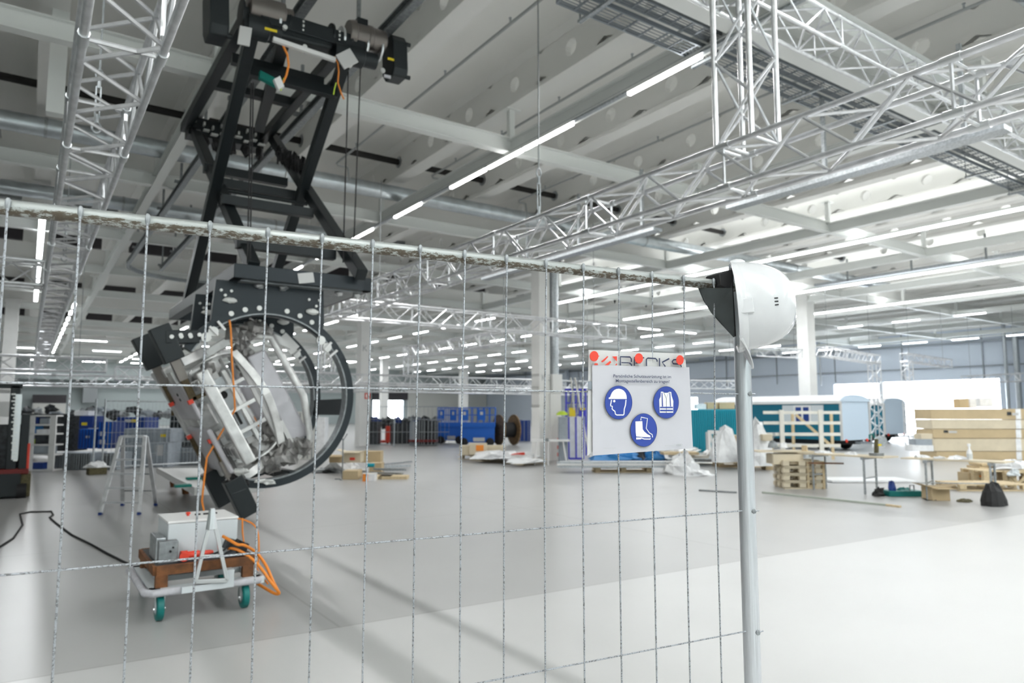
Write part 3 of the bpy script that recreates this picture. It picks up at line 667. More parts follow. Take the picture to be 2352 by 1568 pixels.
# vest symbol
poly(ZZ([(1052, 668), (1085, 668), (1122, 752), (1155, 668), (1184, 672), (1190, 720), (1212, 790), (1210, 860), (1210, 938), (1036, 938), (1033, 860), (1030, 770), (1048, 730)]), O2, 'white', t2, 'vest_symbol')
poly(ZZ([(1085, 668), (1097, 682), (1140, 682), (1158, 668), (1122, 752)]), O3, 'white', t2, 'vest_collar')
for q in ([(1062, 680), (1072, 680), (1080, 858), (1068, 858)], [(1164, 680), (1172, 680), (1182, 858), (1172, 858)], [(1040, 862), (1206, 862), (1206, 878), (1040, 878)], [(1042, 900), (1206, 900), (1206, 918), (1042, 918)]):
    poly(ZZ(q), O3+.0002, 'signb', t2, 'vest_stripe')
line(ZZ([(1085, 668), (1122, 752), (1158, 668)]), .6, O3+.0003, 'ink', t2, 'vest_seam'); line(ZZ([(1122, 752), (1123, 938)]), .6, O3+.0003, 'ink', t2, 'vest_seam')
# boot symbol
poly(ZZ([(724, 1050), (812, 1046), (818, 1150), (838, 1180), (880, 1215), (915, 1232), (918, 1254), (800, 1250), (735, 1244), (728, 1190)]), O2, 'white', t2, 'boot_symbol')
poly(ZZ([(735, 1256), (795, 1258), (797, 1280), (735, 1282)]), O2, 'white', t2, 'heel_symbol')
line(ZZ([(797, 1262), (840, 1276), (915, 1277), (918, 1262)]), 2.2, O2, 'white', t2, 'sole_symbol')
line(ZZ([(795, 1035), (800, 995), (880, 1012), (864, 1140), (905, 1198), (940, 1218), (946, 1255)]), 1.9, O2, 'white', t2, 'leg_symbol')
def fit_text(body, a, b, h, mt, parent, off):
    "one line of lettering from a to b (crop coordinates of its base line), capital height h"
    A = onsheet(*Z(*a), off); B = onsheet(*Z(*b), off); L = (B-A).length; hh = h/5.6*.00115
    return text(body, hh/.73, mt, parent, A, B-A, UP, fit=L)
fit_text('Persönliche Schutzausrüstung ist im', (440, 484), (1182, 494), 36, 'ink', t2, O1)
fit_text('Montagestellenbereich zu tragen!', (470, 546), (1160, 556), 36, 'ink', t2, O1)
fit_text('0 Mitteilung 01.08.2016', (318, 1398), (474, 1396), 8, 'pipe', t2, O1)
fit_text('Werk', (1222, 1352), (1246, 1351), 11, 'pipe', t2, O1)
fit_text('Montageplanung', (1105, 1366), (1246, 1364), 8, 'pipe', t2, O1)
for k in range(4): line(ZZ(ell(1266+k*16, 1352, 11, 14, 16)), .45, O1, 'pipe', t2, 'ring_emblem', True)
# lettering on the board behind: red hatched mark, then squarish black letters cut by the notice
for q in ([(200, 302), (238, 302), (242, 326), (196, 326)], [(286, 276), (365, 210), (376, 218), (350, 248), (322, 276), (300, 290), (288, 286)], [(330, 326), (400, 270), (415, 290), (378, 326)], [(425, 215), (487, 213), (487, 280), (470, 262)], [(462, 326), (487, 300), (487, 328)]):
    poly(ZZ(q), .0175, 'redst', t1, 'red_mark')
def bl(px, w=3.0): return line(ZZ(px), w, .0175, 'ink', t1, 'letter_stroke')
bl([(532, 330), (532, 218), (655, 222), (672, 245), (672, 285)]); bl([(545, 293), (640, 296)], 2.2); bl([(645, 296), (672, 318), (680, 334)])
bl([(712, 334), (712, 228), (838, 232)]); bl([(724, 300), (790, 300)], 2.2)
bl([(868, 338), (866, 250), (885, 236), (985, 242), (1003, 262), (1003, 282)])
bl([(1034, 236), (1036, 342)]); bl([(1160, 242), (1070, 290), (1110, 344)], 3.4)
bl([(1318, 250), (1215, 258), (1198, 282), (1210, 308), (1290, 314), (1312, 330), (1316, 352)])
m = MB(); m.path([onsheet(*Z(1357+13*math.cos(a), 233+13*math.sin(a)), .014) for a in [2*PI*k/12 for k in range(12)]], .0006, 5, closed=True); m.build('eyelet', 'galvd', t1)
poly(ZZ([(110, 535), (163, 535), (163, 638), (122, 638), (112, 600)]), .0152, 'mesh', t1, 'grey_patch')
for (cx, cy, rx, ry, nm) in ((190, 212, 55, 67, 'leftmost of three round red stickers holding the notice board'), (765, 240, 53, 66, 'middle of three round red stickers holding the notice board'), (1294, 261, 47, 62, 'rightmost of three round red stickers holding the notice board')):
    o = MB(); o.prism([onsheet(*Z(*p), .026) for p in ell(cx, cy, rx, ry)], FN*.0022)
    if cx < 200: o.prism([onsheet(*Z(*p), .026) for p in ((235, 200), (268, 208), (240, 222))], FN*.001)
    tag(o.build('round_sticker', 'redst', bevel=.0008), nm, 'sticker')

# hard hat hung on the post: dome to the right, peak down
hx = fp(1.408, 0)
HA = math.radians(103); HDm = (RT*math.sin(HA) + FH*math.cos(HA)); HC = Q(1690, 706, F=1.80)
tilt = math.radians(4); hd = (HDm*math.cos(tilt) + UP*math.sin(tilt)).normalized()     # crown direction
hdn = (UP*-1*math.cos(tilt) + HDm*math.sin(tilt)).normalized()                          # towards the peak
hs = hd.cross(hdn).normalized()                                                         # sideways
hat = thing('hard_hat', 'white hard hat hanging sideways on the fence post top', 'hard hat', HC)
A_, B_, H_ = .109, .092, .138
def hatp(a, s_, scale=1.0, add=0.):
    "a around, s_ 0 rim .. 1 crown"
    r = math.cos(s_*PI/2)**.62; h = math.sin(s_*PI/2)*H_
    ridge = .004*math.exp(-(math.sin(a)*r*B_/.012)**2) if s_ > .12 else 0
    ridge += .003*math.exp(-((abs(math.sin(a))*r*B_-.034)/.008)**2) if s_ > .2 else 0
    f = 1+.05*max(0, -math.cos(a))*(1-s_)
    return HC + hdn*(math.cos(a)*r*A_*scale*f) + hs*(math.sin(a)*r*B_*scale) + hd*(h*scale+ridge+add)
m = MB(); NA, NS = 64, 22; vs_ = [hatp(2*PI*i/NA, j/NS) for j in range(NS) for i in range(NA)]; fs = []
for j in range(NS-1):
    for i in range(NA): fs.append((j*NA+i, j*NA+(i+1) % NA, (j+1)*NA+(i+1) % NA, (j+1)*NA+i))
vs_.append(hatp(0, 1)); fs += [((NS-1)*NA+i, (NS-1)*NA+(i+1) % NA, NS*NA) for i in range(NA)]
m.add(vs_, fs); sh = m.build('shell', 'helm', hat, smooth=True); sl = sh.modifiers.new('thick', 'SOLIDIFY'); sl.thickness = -.0025
# rim and peak: broad lip pointing down
def rimp(a, w, d): 
    c = math.cos(a); pk = 0
    return HC + hdn*(c*(A_+w+.046*pk*(1 if w > .004 else 0))) + hs*(math.sin(a)*(B_+w)*(1-.1*pk)) + hd*(d + (.034*pk if w > .004 else 0))
m = MB(); prof = [(0, .020), (.003, .018), (.0075, .004), (.009, -.004), (.006, -.005), (.0, -.002)]; K = len(prof)
vs_ = [rimp(2*PI*i/NA, w, d) for w, d in prof for i in range(NA)]; fs = [(j*NA+i, j*NA+(i+1) % NA, ((j+1) % K)*NA+(i+1) % NA, ((j+1) % K)*NA+i) for j in range(K) for i in range(NA)]
m.add(vs_, fs); m.build('rim', 'helm', hat, smooth=True)
m = MB(); NU, NV = 16, 8; vs_ = []; fs = []
for t_ in (0, .0028):
    for j in range(NV+1):
        for i in range(NU+1):
            u, v = -1+2*i/NU, j/NV; a = u*math.radians(52); wq = 1-.10*v
            vs_.append(HC + hdn*(math.cos(a)*(A_+.004)+.044*v*(1-.75*u*u)+.004*v) + hs*(math.sin(a)*(B_+.004)*wq) + hd*(-.003+.030*(1-abs(u)**3)*(.5+.5*v)-t_))
n = (NU+1)*(NV+1)
for s_ in (0, 1):
    for j in range(NV):
        for i in range(NU):
            q = [s_*n+j*(NU+1)+i, s_*n+j*(NU+1)+i+1, s_*n+(j+1)*(NU+1)+i+1, s_*n+(j+1)*(NU+1)+i]; fs.append(q)
for i in range(NU): fs.append([NV*(NU+1)+i, NV*(NU+1)+i+1, n+NV*(NU+1)+i+1, n+NV*(NU+1)+i])
m.add(vs_, fs); m.build('peak', 'helm', hat, smooth=True)
cams = (CAM-HC).normalized(); side = 1 if hs.dot(cams) > 0 else -1; aS = PI/2*side
m = MB()
for k in (-1, 0, 1):
    b0 = hatp(aS + .06 + .085*k*1.0*side, .40); nrm = (b0-HC-hd*.03).normalized(); m.obox(b0+nrm*.0008, hd*.0105, hdn*.0014, nrm*.0012)
m.build('vent_slots', 'blackr', hat)
m = MB(); b0 = hatp(aS+.10, .10); nrm = hs*side; m.obox(b0+nrm*.003+hd*-.004, hd*.016, hdn*.018, nrm*.0035); m.build('side_lug', 'helm', hat, bevel=.002)
m = MB(); b0 = HC - hdn*(A_+.004) + hd*.012; m.lathe(b0, hd, [(-.014, .010), (0, .0135), (.012, .012), (.022, .006)], 16); m.build('rear_lug', 'helm', hat, smooth=True)
# dark ear and face guard under the rim
m = MB(); 
gd = -hd
g0 = HC - hdn*.0
pts = [Q(1606, 661, F=1.80), Q(1682, 661, F=1.78), Q(1685, 700, F=1.78), Q(1687, 774, F=1.78), Q(1660, 745, F=1.79), Q(1636, 718, F=1.80), Q(1618, 690, F=1.80)]
cen = sum((p for p in pts), V((0, 0, 0)))/len(pts)
m.prism(pts, -FN*.004); m.build('face_guard', 'visor', hat, label='smoked dark guard folded under the rim')
pts = [Q(1651, 628, F=1.79), Q(1672, 621, F=1.79), Q(1684, 618, F=1.79), Q(1686, 690, F=1.79), Q(1678, 668, F=1.79), Q(1655, 655, F=1.79)]
m = MB(); m.prism(pts, -FN*.05); m.build('harness_strap', 'blackr', hat, label='black harness strap', bevel=.003)
m = MB(); m.path([Q(1682, 615, F=1.8), Q(1681, 660, F=1.79), Q(1684, 700, F=1.79), Q(1688, 772, F=1.78)], .003, 8); m.build('inner_band', 'blackr', hat, smooth=True)

# ------------------------------------------------------------------ black scissor hanger with ring cradle
hg = thing('scissor_lift_hanger', 'large black scissor lift hanger with motor unit, hanging from the conveyor rails', 'lift', (3.0, 10.5, 3.3))
XL, XR = 2.12, 3.45; TZ, BZ = 6.82, 3.46
def link(X, ya, za, yb, zb, w=.15, h=.16): m = MB(); m.bar((X, ya, za), (X, yb, zb), w, h); return m.build('scissor_arm', 'black', hg, bevel=.008)
link(XL, 8.75, TZ-.1, 12.75, BZ); link(XL+.12, 13.6, TZ, 9.0, BZ)
link(XR, 9.0, TZ, 13.1, BZ); link(XR+.10, 13.2, TZ, 8.7, BZ)
def cross(Y, z, w=.13, h=.14, nm='cross_bar', x0=XL, x1=XR): MB().bar((x0, Y, z), (x1, Y, z), w, h).build(nm, 'black', hg, bevel=.006)
for Y, z in ((9.55, 6.25), (10.15, 6.65), (10.45, 4.68), (11.2, 5.15), (11.85, 5.55), (11.5, 4.45), (12.5, 3.72), (9.45, 3.85)): cross(Y, z)
m = MB(); m.tube((XL-.05, 11.1, 5.02), (XR+.12, 11.1, 5.02), .035, 10); m.build('pivot_shaft', 'black', hg, smooth=True)
# top frame
for x in (XL, XR): MB().bar((x, 8.6, TZ+.05), (x, 13.8, TZ+.05), .15, .16).build('top_frame_beam', 'black', hg, bevel=.006)
MB().bar((XL, 13.6, TZ), (XR, 13.6, TZ), .35, .34).build('top_frame_beam', 'black', hg, bevel=.01)
MB().bar((XL, 11.6, TZ+.05), (XR, 11.6, TZ+.05), .14, .14).build('top_frame_beam', 'black', hg)
MB().bar((XL, 8.65, TZ-.25), (XR+.05, 8.65, TZ-.25), .12, .20).build('front_beam', 'black', hg, bevel=.01)
MB().bar(Q(627, 90, Y=8.5), Q(770, 138, Y=8.5), .05, .055).build('front_strip', 'white', hg, label='white strip along the front beam')
MB().bar((XL+.5, 9.3, TZ-.05), (XR-.25, 12.8, TZ-.05), .16, .12).build('diagonal_plate', 'black', hg)
m = MB()
for k in range(9):
    m.obox((XL+.15+.14*k, 13.36, TZ-.12+.05*(k % 2)), (.04+.01*(k % 3), 0, 0), (0, .05, 0), (0, 0, .012))
    m.obox((XL+.1+.15*k, 13.36, TZ+.08-.04*(k % 3)), (.015, 0, 0), (0, .05, 0), (0, 0, .03))
m.build('switch_parts', 'screw', hg, label='small bright switch parts on the rear beam')
m = MB()
for k in range(5): m.blob((XL+.2+.25*k, 13.2, TZ-.35), (.10, .12, .12), 40+k, .35, 8, False)
m.build('drive_parts', 'blackr', hg)
m = MB()
for k in range(7): m.blob((XR-.02, 11.0+.22*k, 5.6+.10*k), (.05, .12, .13), 60+k, .5, 8, False)
m.build('cable_chain', 'blackr', hg)
m = MB(); m.path([(XR+.1, 11.4, 5.75), (XR+.12, 11.8, 5.9), (XR+.05, 12.1, 6.15)], .02, 6); m.path([(XR-.05, 11.9, 5.3), (XR+.12, 12.3, 5.9)], .016, 6); m.build('light_hose', 'screw', hg)
# motor unit along X
c0 = Q(498, 30, Y=8.75); c1 = Q(905, 135, Y=8.75); dm = (c1-c0).normalized(); Lm = (c1-c0).length
def mp(k, dz=0, dy=0): return c0 + dm*(Lm*k) + UP*dz + V((0, dy, 0))
MB().obox(mp(.36, -.02), dm*Lm*.24, V((0, .14, 0)), UP*.14).build('gear_case', 'black', hg, bevel=.03)
MB().lathe(Q(568, 16, Y=8.7), dm, [(0, .13), (.02, .16), (.44, .16), (.46, .11), (.55, .11)], 24).build('motor_drum', 'motor', hg, smooth=True)
MB().lathe(Q(565, 58, Y=8.7), dm, [(0, .15), (.25, .15), (.28, .11), (.40, .11), (.42, .10)], 20).build('brake_motor', 'black', hg, smooth=True)
MB().lathe(Q(798, 76, Y=8.7), dm, [(0, .17), (.08, .19), (.10, .16), (.26, .16), (.27, .17), (.32, .17), (.33, .16), (.52, .15), (.55, .10)], 24).build('motor_drum', 'motor', hg, smooth=True)
MB().lathe(Q(765, 118, Y=8.7), dm, [(0, .14), (.40, .14), (.42, .11), (.60, .11)], 20).build('brake_motor', 'black', hg, smooth=True)
for k in (.115, .30, .355, .60, .66, .705, .80, .89):
    MB().lathe(mp(k, .07), dm, [(0, .13), (.002, .178), (.028, .178), (.03, .13)], 24).build('flange', 'chrome' if k in (.30, .66, .80, .89) else 'black', hg, smooth=True)
for k, s_ in ((-.01, 1.15), (1.0, 1.0)):
    m = MB(); q = mp(k, -.02); yv = V((0, 1, 0)); uz = dm.cross(yv).normalized()
    oct_ = [(-.16, -.30), (.10, -.30), (.19, -.18), (.19, .20), (.08, .30), (-.12, .30), (-.20, .18), (-.20, -.2)]
    m.prism([q - dm*.10 + yv*(a*s_) + uz*(b*s_) for a, b in oct_], dm*.22); m.build('gearbox', 'black', hg, bevel=.02)
    m = MB()
    for a, b in oct_[::2]: m.tube(q + yv*(a*s_*.95)+uz*(b*s_*.95) + dm*.1, q + yv*(a*s_*.95)+uz*(b*s_*.95) + dm*.16, .03, 8)
    m.build('bolt_heads', 'black', hg)
m = MB()
for k in (.43, .635): 
    for j in range(6): a = PI*.9+j*.36; m.disc(mp(k, .05) + V((0, math.cos(a)*.16, 0)) + UP*(math.sin(a)*.16), dm, .018, .02, 8)
for x, z in ((.44, -.24), (.70, -.33), (.33, -.05), (.71, -.25), (.45, -.3)): m.disc(mp(x, z, -.16), (0, 1, 0), .03, .05, 10)
m.build('flange_bolts', 'screw', hg, smooth=True)
for k, z in ((.255, -.14), (.955, -.12)): MB().obox(mp(k, z, -.19), dm*.075, V((0, .005, 0)), UP*.016).build('warning_label', 'yellow', hg, label='yellow label strip')
MB().obox(mp(.93, -.36, -.15), dm*.05, V((0, .01, 0)), UP*.02).build('name_label', 'paper', hg)
m = MB(); m.disc(mp(.905, -.28, -.13), (0, 1, 0), .035, .02, 14); m.build('push_button', 'paper2', hg, label='pale round button')
for (cx_, cy_), (ux_, uy_), (vx_, vy_) in (((562, 83), (14, 3), (-3, 21)), ((797, 135), (16, -8), (10, 16))):
    o_ = Q(cx_, cy_, Y=8.42); MB().obox(o_, Q(cx_+ux_, cy_+uy_, Y=8.42)-o_, V((0, .012, 0)), Q(cx_+vx_, cy_+vy_, Y=8.42)-o_).build('bag_tag', 'paper2', hg, label='white plastic bag tied to the frame', bevel=.004)
def loose(pts, mt, r=.014): return MB().path(pts, r, 6).build('loose_cable', mt, hg, smooth=True)
a = Q(640, 85, Y=8.6)
loose([Q(x, y, Y=8.55) for x, y in ((628, 86), (648, 100), (660, 125), (663, 150), (658, 172), (650, 190))], 'orange'); loose([Q(x, y, Y=8.55) for x, y in ((652, 180), (648, 196), (645, 208))], 'lime', .008)
loose([Q(x, y, Y=8.55) for x, y in ((768, 130), (776, 145), (778, 165), (776, 190), (784, 215), (790, 228))], 'orange', .01); loose([Q(x, y, Y=8.55) for x, y in ((772, 190), (768, 205), (766, 217))], 'lime', .008)
MB().obox(Q(640, 192, Y=8.55), (.035, 0, .03), (0, .03, 0), (-.03, 0, .06)).build('plug', 'white', hg)
MB().obox(Q(615, 182, Y=9.3), (.11, 0, -.03), (0, .04, 0), (0, 0, .05)).build('green_part', 'greent', hg)
for x0, y0, x1, y1 in ((582, 190, 574, 600), (577, 190, 568, 605), (800, 165, 788, 603), (828, 158, 811, 606)):
    m = MB(); m.tube(Q(x0, y0, Y=8.75), Q(x1, y1, Y=8.95 if x1 > 700 else 9.0), .009, 6); m.build('lifting_belt', 'blackr', hg, smooth=True)
# carrier frame
PX0, PX1, PY0, PY1, PZ0, PZ1 = 1.99, 3.79, 8.9, 13.7, 3.29, 3.47
for nm, bx in (('carrier_beam', (PX0, PX1, PY0, PY0+.14)), ('carrier_beam', (PX0, PX0+.14, PY0, PY1)), ('carrier_beam', (PX1-.14, PX1, PY0, PY1)), ('carrier_beam', (PX0, PX1, PY1-.14, PY1)), ('carrier_beam', (PX0, PX1, 11.1, 11.3))):
    MB().box(*bx, PZ0, PZ1).build(nm, 'ring', hg, bevel=.008)
MB().box(PX0+.1, PX1-.1, PY0+.1, PY0+1.5, PZ0-.015, PZ0+.01).build('carrier_plate', 'galvd', hg)
MB().obox(Q(703, 638, Y=PY0-.005), (.10, 0, .02), (0, .004, 0), (-.012, 0, .065)).build('paper_label', 'paper2', hg, label='pale paper label on the carrier beam')
m = MB()
for x in (2.35, 2.65, 3.4, 3.65): m.blob((x, PY0+.22, PZ0-.03), (.06, .05, .04), int(x*10), .3, 8, False)
m.build('clamp_bolts', 'chrome', hg, smooth=True)
# ring saddle plates under the carrier
RC = V((2.50, 0, 1.86)); RY = (9.15, 10.45); RR = 1.10
for j, y in enumerate(RY):
    m = MB(); top = [(RC.x-.66, y, PZ0-.0), (RC.x+.70, y, PZ0-.0)]
    arc = [(RC.x+1.02*math.sin(a), y, RC.z+1.02*math.cos(a)) for a in [math.radians(42-84*k/16) for k in range(17)]]
    m.prism(top + [(RC.x+.72, y, PZ0-.45)] + arc + [(RC.x-.70, y, PZ0-.50)], (0, .10, 0)); m.build('ring_saddle', 'ring', hg, bevel=.006)
    m = MB()
    for k in range(-3, 4):
        a = math.radians(k*9.0+2); 
        if k == 0: continue
        m.disc((RC.x+1.12*math.sin(a), y-.01, RC.z+1.12*math.cos(a)), (0, 1, 0), .032, .04, 12)
    for x, z in ((-.55, 1.24), (-.48, 1.30), (-.6, 1.30), (.60, 1.20), (.64, 1.28), (.50, 1.28)): m.disc((RC.x+x, y-.01, RC.z+z), (0, 1, 0), .018, .03, 8)
    m.build('saddle_bolts', 'screw', hg, smooth=True)
    for a, rr in ((-47, 1.03), (-41, 1.03), (42, 1.0), (49, 1.0)):
        q = V((RC.x+rr*math.sin(math.radians(a)), y-.05, RC.z+rr*math.cos(math.radians(a)))); 
        MB().lathe(q, (0, 1, 0), [(0, .02), (.003, .06), (.05, .06), (.055, .03)], 16).build('guide_roller', 'screw', hg, smooth=True)
        tn = V((math.cos(math.radians(a)), 0, -math.sin(math.radians(a)))); MB().obox(q+tn*.11-V((0, .02, 0)), tn*.014, V((0, .02, 0)), tn.cross(V((0, 1, 0)))*.07).build('roller_guard', 'white', hg)
    MB().blob((RC.x-.50, y-.02, RC.z+1.18), (.085, .03, .035), 5, .15, 10, False).build('drive_cap', 'screw', hg); MB().blob((RC.x+.55, y-.02, RC.z+1.12), (.085, .03, .04), 6, .15, 10, False).build('drive_cap', 'screw', hg)
# rotating C ring (two hoops), clamps and jaws
rg = thing('rotating_ring', 'dark steel C-shaped double ring turning the car body under the hanger', 'ring cradle', (RC.x, 9.8, RC.z-RR))
def rpt(a, y, r=RR): a = math.radians(a); return V((RC.x+r*math.sin(a), y, RC.z+r*math.cos(a)))
for y in RY:
    m = MB(); m.sweep([rpt(a, y+.05) for a in range(-60, 199, 4)], (0, 1, 0), .13, .095); m.build('hoop', 'ring', rg, smooth=True)
    m = MB(); m.sweep([rpt(a, y+.05, RR-.055) for a in range(-60, 199, 4)], (0, 1, 0), .16, .018); m.build('rail_face', 'galvd', rg, smooth=True)
MB().bar(rpt(97, RY[0], 1.08), rpt(97, RY[1]+.1, 1.08), .05, .22).build('tie_bar', 'ring', rg); MB().bar(rpt(160, RY[0], 1.08), rpt(160, RY[1]+.1, 1.08), .10, .12).build('tie_bar', 'ring', rg)
for j, y in enumerate(RY):
    ja = Q(375, 775, Y=y) if j == 0 else Q(334, 795, Y=y-.25); jb = Q(557, 1150, Y=y) if j == 0 else Q(504, 1128, Y=y-.25)
    upa = rpt(-50, y+.05, 1.10); dd = (jb-ja).normalized(); nn = V((dd.z, 0, -dd.x)).normalized()
    if nn.x < 0: nn = -nn
    m = MB(); m.bar(ja, upa, .16, .20, (0, 1, 0)); m.build('upper_arm', 'black', rg, bevel=.01)
    m = MB()
    for k in range(6): m.disc(ja.lerp(upa, .2+.14*k)+nn*(.05*(k % 2))-V((0, .09, 0)), (0, 1, 0), .025, .05, 8)
    m.build('arm_fittings', 'screw', rg, smooth=True)
    MB().obox(ja+dd*.08, dd*.22, V((0, .09, 0)), nn*.115).build('upper_jaw', 'black', rg, bevel=.012)
    dn = rpt(198, y+.05); MB().bar(jb-dd*.1, dn, .16, .20, (0, 1, 0)).build('lower_arm', 'black', rg, bevel=.01)
    MB().obox(jb-dd*.06, dd*.25, V((0, .09, 0)), nn*.115).build('lower_jaw', 'black', rg, bevel=.012)
    m = MB(); m.obox(jb-dd*.43, dd*.13, V((0, .05, 0)), nn*.052); m.obox(ja+dd*.42, dd*.13, V((0, .05, 0)), nn*.052); m.build('clamp_block', 'motor', rg)
    m = MB(); m.obox(jb-dd*.69, dd*.14, V((0, .04, 0)), nn*.042); m.obox(ja+dd*.68, dd*.14, V((0, .04, 0)), nn*.042); m.obox(ja+dd*.80+nn*.09, dd*.025, V((0, .04, 0)), nn*.10)
    m.build('clamp_arm', 'brass', rg, label='brown clamping arms', bevel=.005)
    m = MB(); m.obox(jb-dd*.84-nn*.03, dd*.026, V((0, .045, 0)), nn*.028); m.obox(ja+dd*.82-nn*.04, dd*.026, V((0, .045, 0)), nn*.028); m.build('clamp_pad', 'red', rg, label='red clamping pads')
    m = MB()
    for k in range(5): m.blob(dn+V((.04*k-.05, -.1, -.02*k+.05)), (.04, .04, .05), 80+k, .4, 8, False)
    m.build('drive_fittings', 'blackr', rg)
    m = MB(); m.blob(dn+V((.05, -.12, .12)), (.10, .06, .05), 9, .5, 8, False); m.blob(dn+V((.35, -.1, -.02)), (.12, .05, .03), 10, .5, 8, False); m.build('pale_bracket', 'screw', rg)

# car body turned on its side
wv = V((math.cos(math.radians(-61)), 0, math.sin(math.radians(-61)))); hv = V((-wv.z, 0, wv.x))   # width and height axes
BO = V((1.80, 9.25, 1.50))
def B(w, h, y): return BO + wv*w + hv*h + V((0, y, 0))
cb = thing('car_body_shell', 'silver bare aluminium car body clamped sideways in the dark ring', 'car body', (BO.x, 9.25, .6))
def bb(nm, mt, w0, w1, h0, h1, y0, y1, bev=.012): return MB().obox(B((w0+w1)/2, (h0+h1)/2, (y0+y1)/2), wv*(w1-w0)/2, hv*(h1-h0)/2, V((0, (y1-y0)/2, 0))).build(nm, mt, cb, bevel=bev)
bb('floor_pan', 'alub', -.74, .74, .02, .06, .5, 1.9)
bb('underbody_cover', 'lav', -.58, -.08, -.04, .015, -.10, 1.1, .03); bb('underbody_cover', 'lav', .04, .66, -.05, .015, -.20, 1.1, .03)
for s_ in (-1, 1):
    bb('side_sill', 'alub', s_*.74-.07, s_*.74+.07, .0, .18, .8, 1.9, .03)
    bb('front_rail', 'alub', s_*.46-.06, s_*.46+.06, .12, .26, -.12, 1.2, .02)
    bb('crash_box', 'alub', s_*.46-.075, s_*.46+.075, .11, .27, -.30, -.12, .015)
    m = MB(); m.lathe(B(s_*.62, .52, .45), hv, [(-.38, .19), (-.1, .17), (0, .15), (.05, .11), (.055, .055), (.02, .05)], 20); m.build('strut_tower', 'alub', cb, smooth=True)
    m = MB(); m.disc(B(s_*.46, .19, -.31), (0, 1, 0), .045, .02, 8); m.build('rail_opening', 'blackr', cb)
    m = MB(); m.sweep([B(s_*.80, .12+.36*math.sin(a), .45+.42*math.cos(a)) for a in [PI*k/12 for k in range(13)]], wv, .10, .05); m.build('wheel_arch', 'alub', cb, smooth=True)
    m = MB(); m.path([B(s_*.72, .58, .75), B(s_*.72, .75, 1.1), B(s_*.62, 1.0, 1.4), B(s_*.58, 1.15, 1.9)], [.05, .05, .045, .045], 10); m.build('roof_rail', 'alub', cb, smooth=True)
    m = MB(); m.path([B(s_*.72, .12, 1.6), B(s_*.70, .6, 1.6), B(s_*.60, 1.05, 1.65)], .06, 8); m.build('door_pillar', 'alub', cb, smooth=True)
    m = MB(); m.bar(B(s_*.72, .60, .35), B(s_*.72, .60, 1.1), .12, .10, hv); m.bar(B(s_*.46, .25, .35), B(s_*.70, .60, .35), .08, .10, (0, 1, 0)); m.build('upper_rail', 'alub', cb, bevel=.01)
    m = MB()
    for k in range(5): m.blob(B(s_*(.52+.05*k), .30+.08*(k % 3), .2+.12*k), (.10, .09, .10), 20+k+int(s_*3), .5, 8, False)
    m.build('cast_node', 'alud', cb)
bb('firewall', 'alub', -.66, .66, .08, .62, 1.05, 1.10); bb('cowl_panel', 'alub', -.68, .68, .60, .74, .85, 1.15, .03)
bb('roof_bow', 'alub', -.56, .56, 1.02, 1.12, 1.65, 1.85, .02)
bb('roof_side_panel', 'lav', -.50, .50, .80, 1.10, 1.05, 1.10, .04)
m = MB(); m.sweep([B(w, .66+.14*math.cos(w*1.9), -.08+.16*abs(w)) for w in [-.66+.11*k for k in range(13)]], hv, .10, .06); m.build('front_cross_member', 'alub', cb, bevel=.01)
bb('bumper_beam', 'alub', -.62, .62, .12, .26, -.40, -.31, .02)
bb('tunnel', 'alub', -.17, .17, .04, .30, .8, 1.9, .03); bb('seat_cross_member', 'alub', -.66, .66, .06, .16, 1.6, 1.72)
m = MB()
for w in (-.30, .0, .28): m.bar(B(w, .30, -.05), B(w, .66, -.02), .03, .05, wv)
m.bar(B(-.5, .48, -.02), B(.5, .48, -.02), .04, .05, hv); m.build('radiator_frame', 'alub', cb, bevel=.005)
m = MB(); m.bar(B(-.58, .42, .30), B(.50, .42, .22), .10, .09, hv); m.build('strut_brace', 'white', cb, bevel=.01)
m = MB(); m.obox(B(-.02, .36, .10), wv*.42, hv*.10, V((0, .015, 0))); m.build('lock_panel', 'gbox', cb, bevel=.01)
m = MB(); m.disc(B(-.22, .37, .08), (0, 1, 0), .05, .02, 16); m.obox(B(.12, .34, .08), wv*.09, hv*.02, V((0, .01, 0))); m.obox(B(.12, .40, .08), wv*.09, hv*.015, V((0, .01, 0))); m.build('panel_openings', 'blackr', cb)
m = MB()
for k in range(7): m.blob(B(-.68+.06*k, .95-.05*(k % 3), .35+.05*k), (.09, .08, .10), 33+k, .5, 9, False)
for k in range(7): m.blob(B(.48+.05*k, .80-.10*(k % 3), .3+.05*k), (.10, .09, .12), 53+k, .55, 9, False)
m.build('rear_cast_node', 'alud', cb)
m = MB(); m.obox(B(.80, .30, .35), wv*.02, hv*.34, V((0, .04, 0))); m.obox(B(.66, .88, .3), wv*.22, hv*.03, V((0, .05, 0))); m.build('fender_bracket', 'white', cb)
bb('door_panel', 'lav', -.50, .80, .90, 1.16, .32, .37, .03)
m = MB(); m.path([B(-.78, .98, .30), B(-.60, 1.28, .25), B(.30, 1.30, .25), B(.85, 1.12, .25), B(1.02, .78, .30)], [.05, .055, .05, .05, .05], 10); m.build('roof_rail', 'alub', cb, smooth=True)
m = MB(); m.bar(B(.98, .80, .25), B(.74, .16, .35), .10, .08, (0, 1, 0)); m.bar(B(-.72, .12, .4), B(-.82, 1.0, .3), .12, .10, (0, 1, 0)); m.build('end_pillar', 'alub', cb, bevel=.015)
m = MB()
for k in range(9): m.blob(B(.82+.04*(k % 3), .42+.07*k, .22+.03*(k % 4)), (.11, .09, .11), 133+k, .5, 9, False)
for k in range(6): m.blob(B(-.85+.05*(k % 3), .85+.08*k, .25), (.11, .09, .09), 153+k, .5, 9, False)
m.build('front_cast_node', 'alud', cb)
